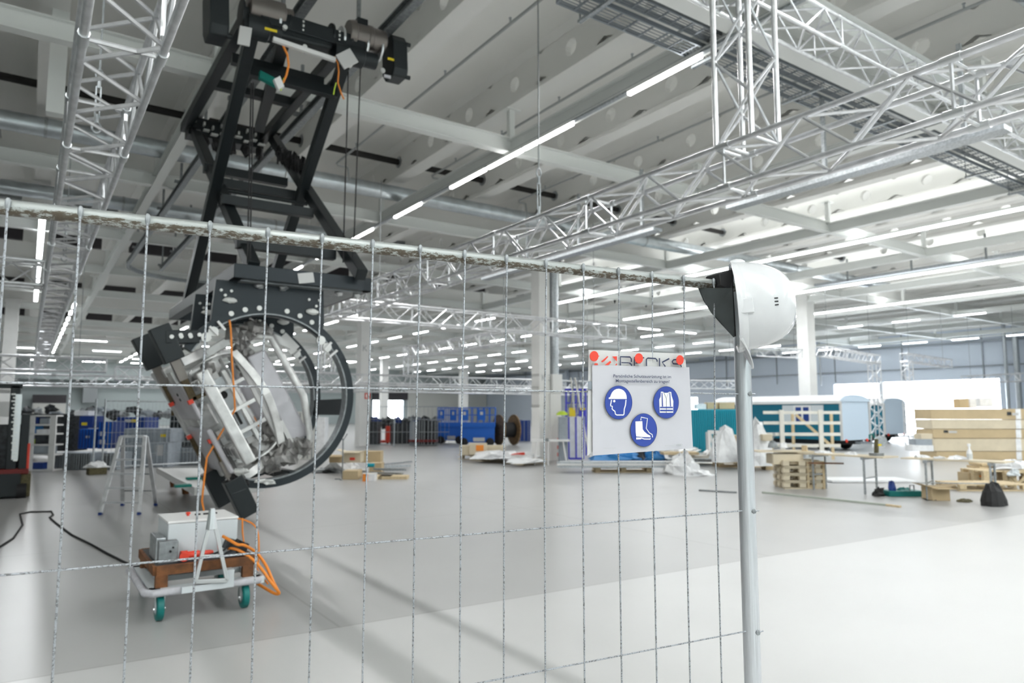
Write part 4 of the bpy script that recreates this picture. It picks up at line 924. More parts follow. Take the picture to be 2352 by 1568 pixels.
m = MB(); m.bar(B(-.55, 1.42, .3), B(-.30, 1.50, .3), .16, .02, (0, 1, 0)); m.bar(B(-.60, 1.30, .28), B(-.38, 1.48, .28), .10, .03, (0, 1, 0)); m.build('corner_bracket', 'white', cb)
rc_ = random.Random(11)
for s_ in (-1, 1):
    m = MB()
    for k in range(6): m.obox(B(s_*.46, .19, 0.0+.17*k), wv*.068, hv*.076, V((0, .008, 0)))
    for k in range(5): m.disc(B(s_*(.46), .265, .05+.2*k), hv, .022, .012, 10)
    m.build('rail_ribs', 'alub', cb)
    m = MB(); m.bar(B(s_*.72, .10, .85), B(s_*.70, .58, .80), .05, .10, (0, 1, 0)); m.bar(B(s_*.30, .10, .95), B(s_*.66, .56, 1.0), .05, .04, (0, 1, 0)); m.build('hinge_pillar', 'alub', cb, bevel=.008)
    m = MB(); m.sweep([B(s_*(.60+.10*math.sin(a)), .45+.30*math.cos(a), .25+.05*math.sin(3*a)) for a in [PI*k/10 for k in range(11)]], (0, 1, 0), .16, .02); m.build('wheelhouse_panel', 'alub', cb)
    for k in range(4):
        w0 = s_*(.20+.12*k); MB().obox(B(w0, .12+.03*k, .18+.13*k), wv*.05, hv*.035, V((0, .05, 0))).build('bracket', 'alub' if k % 2 else 'alud', cb, bevel=.006)
m = MB()
for w, h in ((-.45, .50), (-.30, .55), (.05, .52), (.25, .50), (.45, .48)): m.disc(B(w, h, 1.04), (0, 1, 0), .05, .02, 12)
m.build('firewall_openings', 'blackr', cb)
m = MB()
for k in range(5): m.obox(B(-.55+.27*k, .34, 1.03), wv*.02, hv*.22, V((0, .02, 0)))
m.build('firewall_ribs', 'alub', cb)
m = MB(); m.disc(B(-.62, .585, .45), hv, .055, .01, 14); m.disc(B(.62, .585, .45), hv, .055, .01, 14); m.disc(B(-.45, .0, .4), hv, .02, .1, 8); m.disc(B(-.38, .0, .4), hv, .02, .1, 8); m.build('openings', 'blackr', cb)
m = MB(); m.bar(B(-.60, .72, .10), B(.62, .72, .10), .06, .05, hv); m.bar(B(-.52, .86, .55), B(.55, .86, .55), .05, .16, (0, 1, 0)); m.build('cowl_beam', 'white', cb, bevel=.012)
m = MB(); m.path([Q(x, y, Y=9.1) for x, y in ((527, 735), (530, 755), (533, 830), (540, 940), (475, 1050), (468, 1110), (464, 1150), (468, 1172))], .012, 6); tag(m.build('orange_strap', 'orange', smooth=True), 'thin orange strap hanging down in front of the silver car body', 'strap')

# ------------------------------------------------------------------ trolley with control box
TY = 6.42
tr = thing('equipment_trolley', 'white four wheeled trolley with a brown steel frame on top', 'trolley', (1.3, 7.0, 0))
x0, x1, y0, y1 = .88, 1.76, 6.33, 7.45; zt = .235
m = MB(); m.path([(x0+.02, y0, zt), (x1-.05, y0, zt), (x1, y0+.05, zt), (x1, y1-.05, zt), (x1-.05, y1, zt), (x0+.02, y1, zt), (x0-.03, y1-.05, zt), (x0-.03, y0+.05, zt)], .030, 10, closed=True); m.build('bumper_tube', 'foam', tr, smooth=True, label='tube padded with grey foam')
m = MB(); m.box(x0, x1, y0+.02, y0+.10, zt-.025, zt+.025); m.box(x0, x1, y1-.10, y1-.02, zt-.025, zt+.025); m.box(x0, x0+.08, y0, y1, zt-.025, zt+.025); m.box(x1-.08, x1, y0, y1, zt-.025, zt+.025); m.box(x0, x1, 6.85, 6.95, zt-.025, zt+.02); m.build('chassis', 'gbox', tr)
for x, y in ((.965, 6.42), (1.62, 6.42), (.965, 7.36), (1.62, 7.36)):
    m = MB(); m.lathe((x-.028, y, .108), (1, 0, 0), [(0, .05), (.001, .096), (.008, .106), (.048, .106), (.055, .096), (.056, .05)], 24); w_ = m.build('wheel', 'teal', tr, smooth=True)
    m = MB(); m.lathe((x-.030, y, .108), (1, 0, 0), [(0, .03), (.001, .060), (.059, .060), (.060, .03)], 16); m.build('wheel_hub', 'galv', w_, smooth=True)
    m = MB(); m.box(x-.036, x-.030, y-.03, y+.03, .07, .20); m.box(x+.030, x+.036, y-.03, y+.03, .07, .20); m.box(x-.045, x+.045, y-.045, y+.045, .195, .21); m.disc((x, y, .092), (1, 0, 0), .012, .09, 8); m.build('fork', 'chrome', tr)
m = MB(); a0, a1, b0, b1 = .93, 1.68, 6.42, 7.30
for p_, q_ in (((a0, b0, .39), (a1, b0, .39)), ((a0, b1, .39), (a1, b1, .39)), ((a0, b0, .39), (a0, b1, .39)), ((a1, b0, .39), (a1, b1, .39))): m.bar(p_, q_, .05, .075)
m.build('brown_frame', 'brown', tr, bevel=.004, label='rusty brown steel frame')
for x, y in ((a0+.04, b0), (a1-.04, b0), (a0+.04, b1), (a1-.04, b1)): MB().box(x-.045, x+.045, y-.03, y+.03, zt+.02, .36).build('brown_foot', 'brown', tr)
MB().box(a0, a1, b0+.03, b1-.03, .415, .428).build('deck_plate', 'dark', tr)
# A shaped drawbar
c_ = Q(487, 1175, Y=6.27); l_ = Q(449, 1335, Y=6.27); r_ = Q(521, 1332, Y=6.27)
m = MB(); m.bar(c_, l_, .03, .035, (0, 1, 0)); m.bar(c_, r_, .03, .035, (0, 1, 0)); m.bar(c_.lerp(l_, .64), c_.lerp(r_, .64), .02, .03, (0, 1, 0)); m.bar(l_, r_, .035, .035, (0, 1, 0)); m.path([c_+UP*.03, c_-UP*.14], [.022, .045], 12); m.build('drawbar', 'chrome', tr, bevel=.004, label='galvanised A-shaped drawbar folded up')
m = MB(); m.box(1.44, 1.50, 6.28, 6.38, .22, .36); m.box(1.10, 1.44, 6.27, 6.31, .22, .27); m.build('drawbar_hinge', 'gbox', tr)
BZ0 = .429; BX0, BX1 = 1.035, 1.595
cbx = thing('control_cabinet', 'white steel control box with red button lying on the trolley', 'control box', (BX0, 6.62, BZ0))
zt1 = .745
MB().box(BX0, BX1, 6.62, 7.16, BZ0, zt1-.022).build('body', 'gbox', cbx, bevel=.008)
MB().box(BX0-.005, BX1+.005, 6.615, 7.165, zt1-.020, zt1).build('lid', 'white', cbx, bevel=.005)
m = MB(); m.lathe((BX0+.20, 6.90, zt1), UP, [(0, .012), (.014, .012), (.015, .020), (.028, .020), (.032, .013)], 14); m.build('stop_button', 'red', cbx, smooth=True)
for k, dx in enumerate((.28, .35, .42)): MB().obox((BX0+dx, 6.90, zt1+.006), (.020, .006, 0), (-.004, .012, 0), UP*.006).build('latch', 'blackr', cbx)
tm = thing('transformer_box', 'small grey metal box on the left corner of the trolley', 'box', (.98, 6.50, BZ0))
MB().box(.955, 1.10, 6.50, 6.60, BZ0, .60).build('front_plate', 'galvd', tm, bevel=.004); MB().box(.945, 1.02, 6.60, 6.95, BZ0, .62).build('housing', 'galv', tm, bevel=.01); m = MB(); m.disc((1.04, 6.495, .52), (0, 1, 0), .010, .012, 8); m.disc((1.06, 6.495, .55), (0, 1, 0), .008, .012, 8); m.build('screws', 'blackr', tm)
pl = thing('power_plug', 'red industrial power plug lying in front of the white control box', 'plug', (1.15, 6.5, BZ0))
MB().lathe((1.12, 6.50, .475), (1, .10, 0), [(0, .040), (.05, .040), (.051, .030), (.14, .030), (.15, .024), (.23, .022), (.26, .014)], 16).build('plug_body', 'red', pl, smooth=True); MB().disc((1.14, 6.465, .47), (0, 1, 0), .036, .025, 16).build('plug_cap', 'red', pl, smooth=True)
cn = thing('cable_connector', 'black and grey cable connectors on the right end of the trolley', 'connector', (1.55, 6.5, BZ0))
MB().obox((1.56, 6.52, .51), (.09, .0, -.035), (0, .035, 0), (.016, 0, .04)).build('connector_housing', 'dark', cn); MB().path([(1.34, 6.47, .46), (1.45, 6.47, .49), (1.56, 6.47, .57), (1.62, 6.48, .53)], .009, 6).build('lever', 'blackr', cn, smooth=True); MB().blob((1.50, 6.47, .45), (.06, .04, .035), 4, .3, 8).build('connector_grip', 'dark', cn)
oc = thing('orange_power_cable', 'bundle of orange power cables drooping from the trolley to the floor', 'cable', (2.0, 6.6, 0))
for k, pts in enumerate(([(512, 1231, 6.5), (524, 1238, 6.45), (545, 1250, 6.4), (562, 1252, 6.4), (590, 1270, 6.5), (612, 1300, 6.45), (625, 1330, 6.4), (640, 1360, 6.35)],
                         [(523, 1259, 6.5), (545, 1262, 6.45), (575, 1280, 6.4), (600, 1305, 6.4), (625, 1340, 6.35), (641, 1361, 6.35), (630, 1362, 6.4), (600, 1345, 6.5), (575, 1330, 6.55)],
                         [(545, 1190, 7.3), (565, 1195, 7.3), (586, 1208, 7.2), (594, 1235, 7.1), (594, 1290, 7.0), (590, 1305, 6.8), (615, 1340, 6.5)],
                         [(557, 1190, 7.3), (557, 1220, 7.2), (560, 1245, 7.0)])):
    P_ = [Q(x, y, Y=yy) for x, y, yy in pts]
    for p_ in P_: p_.z = max(p_.z, .016)
    sm = []
    for i in range(len(P_)-1):
        for j in range(4):
            u = j/4; p0_, p1_, p2_, p3_ = P_[max(i-1, 0)], P_[i], P_[i+1], P_[min(i+2, len(P_)-1)]
            sm.append(.5*((2*p1_)+(p2_-p0_)*u+(2*p0_-5*p1_+4*p2_-p3_)*u*u+(3*p1_-p0_-3*p2_+p3_)*u**3))
    MB().path(sm + [P_[-1]], .013 if k < 2 else .008, 8).build('cable_strand', 'orange', oc, smooth=True)
m = MB(); P_ = [Q(x, y, Z=.012) for x, y in ((-40, 1300), (0, 1255), (30, 1236), (52, 1205), (46, 1180), (70, 1175), (118, 1174), (122, 1182), (114, 1188), (130, 1202), (165, 1228), (210, 1250), (245, 1270), (285, 1290), (330, 1310), (400, 1320))]
m.path(P_, .013, 8); tag(m.build('floor_cable', 'blackr', smooth=True), 'thin black cable snaking over the floor from the left edge to the trolley', 'cable')

# ------------------------------------------------------------------ step ladder
ld = thing('step_ladder', 'aluminium double step ladder with blue feet standing on the floor', 'ladder', (1.5, 13.7, 0))
fl, fr, bl_, br_ = V((1.08, 13.39, 0)), V((1.60, 13.06, 0)), V((1.50, 14.46, 0)), V((1.99, 14.14, 0))
mid = (fl+fr+bl_+br_)/4; ed = (fr-fl).normalized(); topz = 1.24
tl, tr_ = mid - ed*.20 + UP*topz, mid + ed*.20 + UP*topz; fwv = (fl-bl_).normalized()*.05
for nm, a, b in (('front_rail', fl, tl+fwv), ('front_rail', fr, tr_+fwv), ('rear_rail', bl_, tl-fwv), ('rear_rail', br_, tr_-fwv)):
    MB().bar(a+UP*.03, b, .03, .065, ed).build(nm, 'alu', ld, bevel=.004); MB().obox(a+UP*.02, ed*.025, fwv*.9, UP*.022).build('foot', 'dblue', ld)
for k in range(5):
    u = .13+.185*k; MB().bar((fl+UP*.03).lerp(tl+fwv, u), (fr+UP*.03).lerp(tr_+fwv, u), .05, .03).build('tread', 'alu', ld)
for u in (.2, .45): MB().bar((bl_+UP*.03).lerp(tl-fwv, u), (br_+UP*.03).lerp(tr_-fwv, u), .02, .02).build('brace', 'galvd', ld)
MB().bar(tl, tr_, .12, .04).build('top_step', 'alu', ld)

# ------------------------------------------------------------------ left side: forklift, racks, crates, second fence
fk = thing('forklift', 'black forklift mast with red base at the left edge', 'forklift', (-.1, 17.0, 0))
def fb(nm, mt, px0, px1, py0, py1, dy0, dy1, bev=.01):
    a = Q(px0, py0, Y=17+dy0); b = Q(px1, py1, Y=17+dy0); return MB().box(a.x, b.x, 17+dy0, 17+dy1, max(b.z, .02), a.z).build(nm, mt, fk, bevel=bev)
fb('mast_rail', 'black', 25, 34, 885, 1095, -.1, .1); fb('mast_rail', 'black', 50, 60, 950, 1100, -.1, .1); fb('lift_chain', 'chrome', 36, 41, 905, 1055, -.12, -.10, 0); fb('top_beam', 'black', -20, 52, 880, 892, -.1, .1); fb('carriage', 'dark', -40, 62, 975, 1075, .1, .4)
m = MB()
for k in range(20):
    a = Q(31+4*(k % 2), 905+8*k, Y=16.86); m.obox(a, (.035, 0, 0), (0, .02, 0), (0, 0, .014))
m.build('chain_links', 'screw', fk)
fb('base', 'dred', -30, 66, 1080, 1088, -.2, .6, .02); fb('body', 'black', -60, 45, 1088, 1142, -.2, .8, .03); fb('counterweight', 'olive', 44, 68, 1088, 1142, -.15, .6, .02); fb('red_guard', 'red', 62, 66, 1018, 1078, -.1, .1)
fb('top_load', 'white', -20, 24, 893, 902, .3, .8); fb('load_box', 'white', -40, 21, 922, 957, .3, .8)
m = MB(); m.lathe((.0, 16.85, .14), (1, 0, 0), [(-.08, .14), (.08, .14)], 18); m.build('wheel', 'blackr', fk, smooth=True)

def pbox(name, label, cat, mt, x0, x1, y0, y1, F, depth=.6, rz=0., group=None, bevel=.01, ground=False, extra=None):
    "box facing the camera side: front face given by photo pixels at distance F"
    a = Q(x0, y0, F=F); b = Q(x1, y1, F=F); w = (b-a).dot(RT); z0 = 0.0 if ground else b.z; t = thing(name, label, cat, V((a.x, a.y, z0)), group)
    ax = RT; ay = FH
    c = V((a.x, a.y, 0)) + ax*w/2 + ay*depth/2 + UP*(a.z+z0)/2
    if not extra:
        bpy.data.objects.remove(t); return tag(MB().obox(c, ax*w/2, ay*depth/2, UP*(a.z-z0)/2).build(name, mt, bevel=bevel), label, cat, group)
    MB().obox(c, ax*w/2, ay*depth/2, UP*(a.z-z0)/2).build('body', mt, t, bevel=bevel)
    if extra: extra(t, V((a.x, a.y, z0)), w, a.z-z0, ax, ay)
    return t
def ribs(n, mt='galvd', d=.02):
    def f(t, o, w, h, ax, ay):
        m = MB()
        for k in range(n): m.obox(o+ax*(w*(k+.5)/n)-ay*d+UP*h/2, ax*.012, ay*d, UP*h/2*.96)
        m.build('ribs', mt, t)
    return f
def label_plate(u, v, su=.12, sv=.06, mt='paper2', more=None):
    def f(t, o, w, h, ax, ay):
        MB().obox(o+ax*w*u+UP*h*v-ay*.012, ax*w*su, ay*.008, UP*h*sv).build('label_plate', mt, t)
        if more: more(t, o, w, h, ax, ay)
    return f
def lid(mt='white', th=.04):
    def f(t, o, w, h, ax, ay): MB().obox(o+ax*w/2+ay*.3+UP*(h+th/2), ax*(w/2+.03), ay*.33, UP*th/2).build('lid', mt, t)
    return f
def both(*fs):
    def f(*a):
        for g in fs: g(*a)
    return f
# shelf rack by the forklift
rk = thing('shelf_rack', 'white steel shelf rack with blue bins beside the forklift', 'rack', Q(70, 1088, Z=0)); Fk = 20.0
def rb_(nm, mt, x0_, x1_, y0_, y1_, dep=.5, dF=0, par=rk):
    a = Q(x0_, y0_, F=Fk+dF); b = Q(x1_, y1_, F=Fk+dF); w = (b-a).dot(RT); c = a.lerp(b, .5)+FH*dep/2
    return MB().obox(c, RT*w/2, FH*dep/2, UP*(a.z-b.z)/2).build(nm, mt, par)
for x in (66, 116): rb_('upright', 'white', x, x+5, 953, 1088, .05); rb_('upright', 'white', x+2, x+5, 953, 1086, .05, .5)
for y in (953, 974, 995, 1020, 1043, 1078): rb_('shelf', 'white', 66, 120, y, y+3.5)
for i, (xa, xb, y0_, y1_, mt) in enumerate(((74, 88, 958, 973, 'dblue'), (92, 112, 960, 973, 'greyc'), (70, 80, 978, 995, 'tarp'), (84, 112, 986, 995, 'film'), (70, 78, 1008, 1019, 'lime'), (82, 110, 1002, 1019, 'dark'), (70, 112, 1024, 1042, 'greyc'), (72, 98, 1062, 1077, 'dblue'))):
    o = rb_('storage_bin', mt, xa, xb, y0_, y1_, .35, .05, None); tag(o, 'small %s bin on the white shelf rack, %s' % ({'dblue': 'dark blue', 'greyc': 'grey', 'tarp': 'bright blue', 'film': 'white', 'lime': 'lime green', 'dark': 'black'}[mt], ['top left', 'top right', 'second shelf left', 'second shelf right', 'third shelf left', 'third shelf right', 'wide, fourth shelf', 'lowest shelf'][i]), 'bin')
# second site fence behind, on concrete foot
f2 = thing('mesh_fence_panel', 'second wire mesh site fence far behind the ladder', 'fence', Q(212, 1090, Z=0))
a = Q(212, 1090, Z=0); b = Q(600, 1068, Z=0); d2 = (b-a).normalized()
for q0 in (a, a+d2*.22): 
    m = MB(); m.tube(q0, q0+UP*2.0, .025, 10); m.build('post', 'galv', f2, smooth=True)
m = MB()
for k in range(0, 56): m.tube(a+d2*(.22+.1*k)+UP*.2, a+d2*(.22+.1*k)+UP*1.9, .004, 4)
for z in (.2, .5, .8, 1.1, 1.4, 1.7): m.tube(a+d2*.2+UP*z, a+d2*5.8+UP*z, .006, 4)
m.tube(a+d2*.2+UP*1.95, a+d2*5.8+UP*1.95, .018, 6); m.tube(a+d2*.2+UP*.18, a+d2*5.8+UP*.18, .022, 6)
m.build('wire_mesh', 'galv', f2)
o = MB(); o.obox(a+UP*.09+d2*.1, d2*.22, V((d2.y, -d2.x, 0))*.12, UP*.09); tag(o.build('fence_foot', 'olive', bevel=.02), 'brownish concrete foot block under the second fence', 'fence foot')
o = MB(); o.blob(a+UP*.19+d2*.1, (.28, .16, .14), 8, .3, 12); tag(o.build('film_bundle', 'film'), 'white plastic film bundle on the fence foot block', 'film')
GC = 'bluish grey mesh crates on the floor behind the ladder'
for i, (xa, xb, ya, yb, f_) in enumerate(((122, 165, 1040, 1082, 19.3), (166, 208, 1040, 1082, 19.3), (234, 268, 1040, 1082, 19.3))):
    pbox('mesh_crate', 'low ribbed grey crate on the floor behind the second fence, %s from the shelf rack' % ORD[i], 'crate', 'greyc', xa, xb, ya, yb, f_+1.2, .8, group=GC, ground=True, extra=ribs(8))
pbox('plastic_crate', 'tall bright blue crate stack with white label, left of the fence posts', 'crate', 'blue', 181, 212, 985, 1030, 22, .8, extra=both(ribs(5, 'dblue'), label_plate(.65, .6)))
pbox('plastic_crate', 'dark blue crate with three white labels, right of the fence posts', 'crate', 'dblue', 227, 255, 968, 1030, 22, .8, extra=both(ribs(4, 'blue'), label_plate(.35, .55, .3, .08), label_plate(.35, .25, .3, .08)))
pbox('plastic_crate', 'dark blue crate on top of the bright blue stack', 'crate', 'dblue', 183, 212, 955, 983, 22.2, .7, extra=label_plate(.4, .35, .2, .12, 'yellow'))
pbox('carton', 'small white carton on the dark blue crate stack', 'carton', 'film', 171, 202, 943, 954, 22.4, .5)
pbox('plastic_crate', 'dark blue crate stack with yellow labels behind the ladder', 'crate', 'dblue', 268, 330, 958, 1040, 23.5, .9, extra=both(label_plate(.4, .9, .1, .04), label_plate(.62, .9, .1, .04, 'yellow'), label_plate(.2, .6, .12, .05, 'yellow')))
pbox('grey_container', 'grey plastic container behind the ladder, upper of two', 'container', 'greyc', 285, 391, 984, 1016, 21.6, .9, extra=both(ribs(7, 'greyc'), label_plate(.85, .5, .06, .1, 'yellow')))
pbox('grey_container', 'grey plastic container behind the ladder, lower of two', 'container', 'greyc', 287, 384, 1017, 1066, 21.5, .9, ground=True, extra=both(ribs(6, 'greyc'), label_plate(.82, .7, .1, .22)))
pbox('mesh_box', 'black wire mesh box behind the silver car body', 'mesh box', 'black', 392, 452, 955, 1025, 22.5, 1.0, extra=lambda t, o, w, h, ax, ay: [MB().obox(o+ax*(w*k/7)+UP*h/2-ay*.02, ax*.006, ay*.01, UP*h/2).build('bar', 'galvd', t) for k in range(8)] + [MB().obox(o+ax*w/2+UP*h*k/5-ay*.02, ax*w/2, ay*.01, UP*.006).build('bar', 'galvd', t) for k in range(6)])
pbox('mesh_box', 'grey lower wire mesh box behind the silver car body', 'mesh box', 'greyc', 392, 462, 1028, 1068, 22.3, .9, ground=True, extra=ribs(9))
pbox('machine_part', 'tangle of dark machine parts on the crates beside the shelf rack', 'machine part', 'dark', 122, 166, 950, 1036, 22.6, .8)
pbox('machine_part', 'brownish machine part above the black wire mesh box', 'machine part', 'brass', 392, 410, 940, 955, 22.7, .4)
pbox('parts_rack', 'black shelf with grey parts in front of the far cream door', 'rack', 'dark', 55, 150, 950, 1036, 26, .5)
G9 = 'dark parts on the racks along the far left'
rnd = random.Random(4)
for k in range(16):
    x = 62+25*k; y = 940+rnd.random()*16; o = MB().blob(Q(x, y, F=27), (.16+.2*rnd.random(), .2, .15), k, .6, 8, False); tag(o.build('stored_part', ('dark', 'galvd', 'dark', 'greyc')[k % 4]), 'jumbled stored metal part on the racks and crates, %s counted from the forklift' % ORD[k], 'part', G9)
# low white frame with stump feet
wf = thing('assembly_frame', 'low white flat frame with brown stump feet right of the ladder', 'frame', Q(420, 1138, Z=0))
P4 = [Q(x, y, Z=.42) for x, y in ((365, 1080), (520, 1078), (600, 1120), (455, 1128))]
m = MB(); m.prism([p for p in P4], UP*.05); m.build('plate', 'white', wf)
for i in range(4): MB().bar(P4[i], P4[(i+1) % 4], .10, .12).build('side_beam', 'white' if i else 'galvd', wf)
for x, y in ((398, 1118), (426, 1134), (540, 1128)):
    p = Q(x, y, Z=.0); MB().lathe(V((p.x, p.y, 0)), UP, [(0, .06), (.25, .10), (.40, .10)], 10).build('stump_foot', 'brown', wf, smooth=True)
for x, y in ((445, 1098), (420, 1115)):
    MB().obox(Q(x, y, Z=.49), (.12, 0, 0), (0, .08, 0), UP*.02).build('green_mark', 'greent', wf)
# things behind the ring
pbox('barrier', 'orange barrier and red grating behind the ring', 'barrier', 'orange', 528, 618, 930, 936, 26, .2, extra=lambda t, o, w, h, ax, ay: [MB().obox(o+ax*w*u-UP*(o.z/2), ax*.03, ay*.03, UP*(o.z/2)).build('post', 'orange', t) for u in (.03, .97)])
for i, (xa, xb, ya, yb, mt, nm, ctg, kd) in enumerate(((583, 618, 955, 985, 'orange', 'orange machine cover seen through the car body', 'cover', 'machine_cover'), (588, 625, 985, 1005, 'red', 'dark red grating behind the car body', 'grating', 'steel_grating'), (560, 610, 940, 955, 'white', 'white rack shelf with parts behind the car body', 'shelf', 'parts_shelf'), (600, 640, 1028, 1048, 'dark', 'dark box on the white bench behind the car body', 'box', 'equipment_box'), (725, 745, 958, 1025, 'film', 'tall white cabinet right inside the ring', 'cabinet', 'tall_cabinet'), (676, 722, 945, 1010, 'cream', 'pale slatted enclosure behind the ring', 'enclosure', 'slatted_enclosure'))):
    pbox(kd, nm, ctg, mt, xa, xb, ya, yb, 25, .5, extra=ribs(5, 'galvd') if i in (1, 5) else None, ground=i in (1, 3, 4, 5) or kd == 'slatted_enclosure')
wb = thing('welding_bench', 'white tubular bench frame behind the lower part of the ring', 'bench', Q(600, 1085, Z=0))
m = MB(); 
for xa in (570, 590, 606, 626): m.tube(Q(xa, 1068, F=21), Q(xa-8, 1040, F=21), .02, 6)
m.tube(Q(560, 1068, F=21), Q(640, 1066, F=21), .025, 6); m.tube(Q(560, 1040, F=21), Q(636, 1040, F=21), .02, 6); m.tube(Q(566, 1066, F=21), Q(566, 1090, F=21), .02, 6); m.tube(Q(634, 1066, F=21), Q(634, 1090, F=21), .02, 6)
m.build('tube_frame', 'white', wb, smooth=True)

# ------------------------------------------------------------------ middle distance
def at(x, y, F): return Q(x, y, F=F)
def on(x, y): p = Q(x, y, Z=0); return p
def pallet(name_label, p, ux, uy, L, Wd, h=.14, boards=5, mt='wood', group=None):
    t = thing('pallet', name_label, 'pallet', p, group); m = MB(); ux = V(ux).normalized(); uy = V(uy).normalized()
    for k in range(boards): m.obox(p+ux*L/2+uy*(Wd*(k+.5)/boards)+UP*(h-.011), ux*L/2, uy*(Wd/boards*.36), UP*.011)
    m.build('deck_boards', mt, t)
    m = MB()
    for i in range(3):
        for j in range(3): m.obox(p+ux*(L*(.06+.44*i))+uy*(Wd*(.08+.42*j))+UP*(h/2+.005), ux*.07, uy*.05, UP*(h/2-.03))
    m.build('blocks', mt, t)
    m = MB()
    for j in range(3): m.obox(p+ux*L/2+uy*(Wd*(.08+.42*j))+UP*.011, ux*L/2, uy*.05, UP*.011)
    m.build('skids', mt, t)
    return t
def carton(label, px, F, mt='card', depth=.4, cat='carton', open_=False, extra=None, ground=False, group=None, kind='carton'):
    def f(t, o, w, h, ax, ay):
        if open_:
            MB().obox(o+ax*w/2-ay*.10+UP*(h-.02), ax*w/2, ay*.11, UP*.004-ay*0).build('flap', mt, t)
            MB().obox(o-ax*.08+ay*depth/2+UP*(h+.02), ax*.09+UP*-.03, ay*depth/2, UP*.004).build('flap', mt, t); MB().obox(o+ax*(w+.08)+ay*depth/2+UP*(h+.02), ax*.09+UP*.03, ay*depth/2, UP*.004).build('flap', mt, t)
        else: MB().obox(o+ax*w/2+UP*(h+.001)+ay*depth/2, ax*w/2, ay*.03, UP*.0015).build('tape', 'cardl', t)
        if extra: extra(t, o, w, h, ax, ay)
    return pbox(kind, label, cat, mt, *px, F, depth, bevel=.004, extra=f, ground=ground, group=group)
def heap(name, label, cat, x, y, F, size, mt, seed, n=1, rough=.35, spread=0):
    p = V(x) if isinstance(x, tuple) else Q(x, y, Z=0) if F is None else Q(x, y, Z=-F) if F < 0 else at(x, y, F); rr = random.Random(seed); m = MB()
    for k in range(n): m.blob(p+V(((rr.random()-.5)*spread, (rr.random()-.5)*spread, 0)), [s*(.7+.6*rr.random()) for s in size], seed+k, rough, 14)
    return tag(m.build(name, mt), label, cat)

# long pale pallet with cartons left of the marked column
p = on(1050, 1054); d_ = (on(1238, 1072)-p).normalized(); n_ = V((-d_.y, d_.x, 0)); pallet('long pale timber pallet with cartons left of the marked column', p, d_, n_, 3.7, 1.0, .16, 7, 'cardl')
carton('long pale carton lying on the long timber pallet', (1056, 1160, 1023, 1045), 24.5, 'cardl', .5)
carton('opened carton with red printing on the long timber pallet', (1078, 1118, 1018, 1044), 24.2, 'cardl', .3, extra=label_plate(.6, .6, .22, .25, 'orange'))
heap('film_sheet', 'white film sheets lying on the long timber pallet', 'film', 1150, 1052, 23.5, (.9, .5, .18), 'film', 5, 2, .3, .8)
heap('film_sheet', 'white film at the right end of the long timber pallet', 'film', 1210, 1062, 22, (.6, .4, .10), 'film', 15, 1, .3)
o = MB().obox(at(1186, 1044, 23), (.3, .05, .03), (0, .1, 0), (0, 0, .04)); tag(o.build('red_plastic_piece', 'red'), 'flat red plastic piece on the long timber pallet', 'plastic piece')

def scissor_lift(label, x0_, x1_, ytop, ydeck, ybase, F, deckw=1.2, tone='blue'):
    a = at(x0_, ybase, F); b = at(x1_, ybase, F); t = thing('scissor_lift', label, 'lift platform', V((a.x, a.y, 0))); w = (b-a).dot(RT)
    zt_ = at(x0_, ytop, F).z; zd = at(x0_, ydeck, F).z; o = V((a.x, a.y, 0))
    MB().obox(o+RT*w/2+FH*.6+UP*(.15+(zd-.15)*.5-.1), RT*w/2*.96, FH*.55, UP*((zd-.15)*.5-.12)).build('chassis', tone, t, bevel=.03)
    MB().obox(o+RT*w/2+FH*.6+UP*(zd-.12), RT*w/2, FH*.6, UP*.12).build('platform', tone, t, bevel=.01)
    m = MB()
    n = 6
    for dy in (0, 1.2):
        for k in range(n+1): m.bar(o+RT*(w*k/n)+FH*dy+UP*zd, o+RT*(w*k/n)+FH*dy+UP*zt_, .035, .035)
        for z in (zt_, (zt_+zd)/2): m.bar(o+FH*dy+UP*z, o+RT*w+FH*dy+UP*z, .035, .04)
    for k in (0, 1):
        for z in (zt_, (zt_+zd)/2): m.bar(o+RT*w*k+UP*z, o+RT*w*k+FH*1.2+UP*z, .035, .04)
    m.build('guard_rail', tone, t)
    for u in (.14, .62): MB().obox(o+RT*w*u+UP*(zd+(zt_-zd)*.5), RT*w*.11, FH*.02, UP*(zt_-zd)*.36).build('rail_panel', tone, t)
    for u in (.14, .62): MB().obox(o+RT*w*u+UP*(zd+(zt_-zd)*.62)-FH*.03, RT*w*.04, FH*.01, UP*(zt_-zd)*.11).build('label_plate', 'paper2', t)
    for u in (.12, .86):
        for dy in (.05, 1.1): MB().lathe(o+RT*w*u+FH*(dy-.08)+UP*.2, FH, [(0, .10), (.01, .2), (.15, .2), (.16, .1)], 18).build('wheel', 'blackr', t, smooth=True)
    MB().obox(o+RT*w*.55-FH*.01+UP*.32, RT*w*.16, FH*.01, UP*.09).build('label_plate', 'paper2', t)
    return t
scissor_lift('bright blue scissor lift platform standing far behind, right one of two', 1055, 1137, 936, 970, 1022, 34.5)
scissor_lift('bright blue scissor lift platform, partly hidden left one of two', 1005, 1062, 936, 970, 1021, 37, tone='blue')
dr = thing('cable_drum', 'brown wooden cable drum with green centre beside the blue lift', 'cable drum', on(1163, 1022))
p = on(1163, 1022); ax_ = (RT*.9+FH*.45).normalized(); dz = .76
for k in (-.42, .42): MB().disc(p+UP*dz+ax_*k, ax_, .76, .06, 28).build('flange', 'drum', dr)
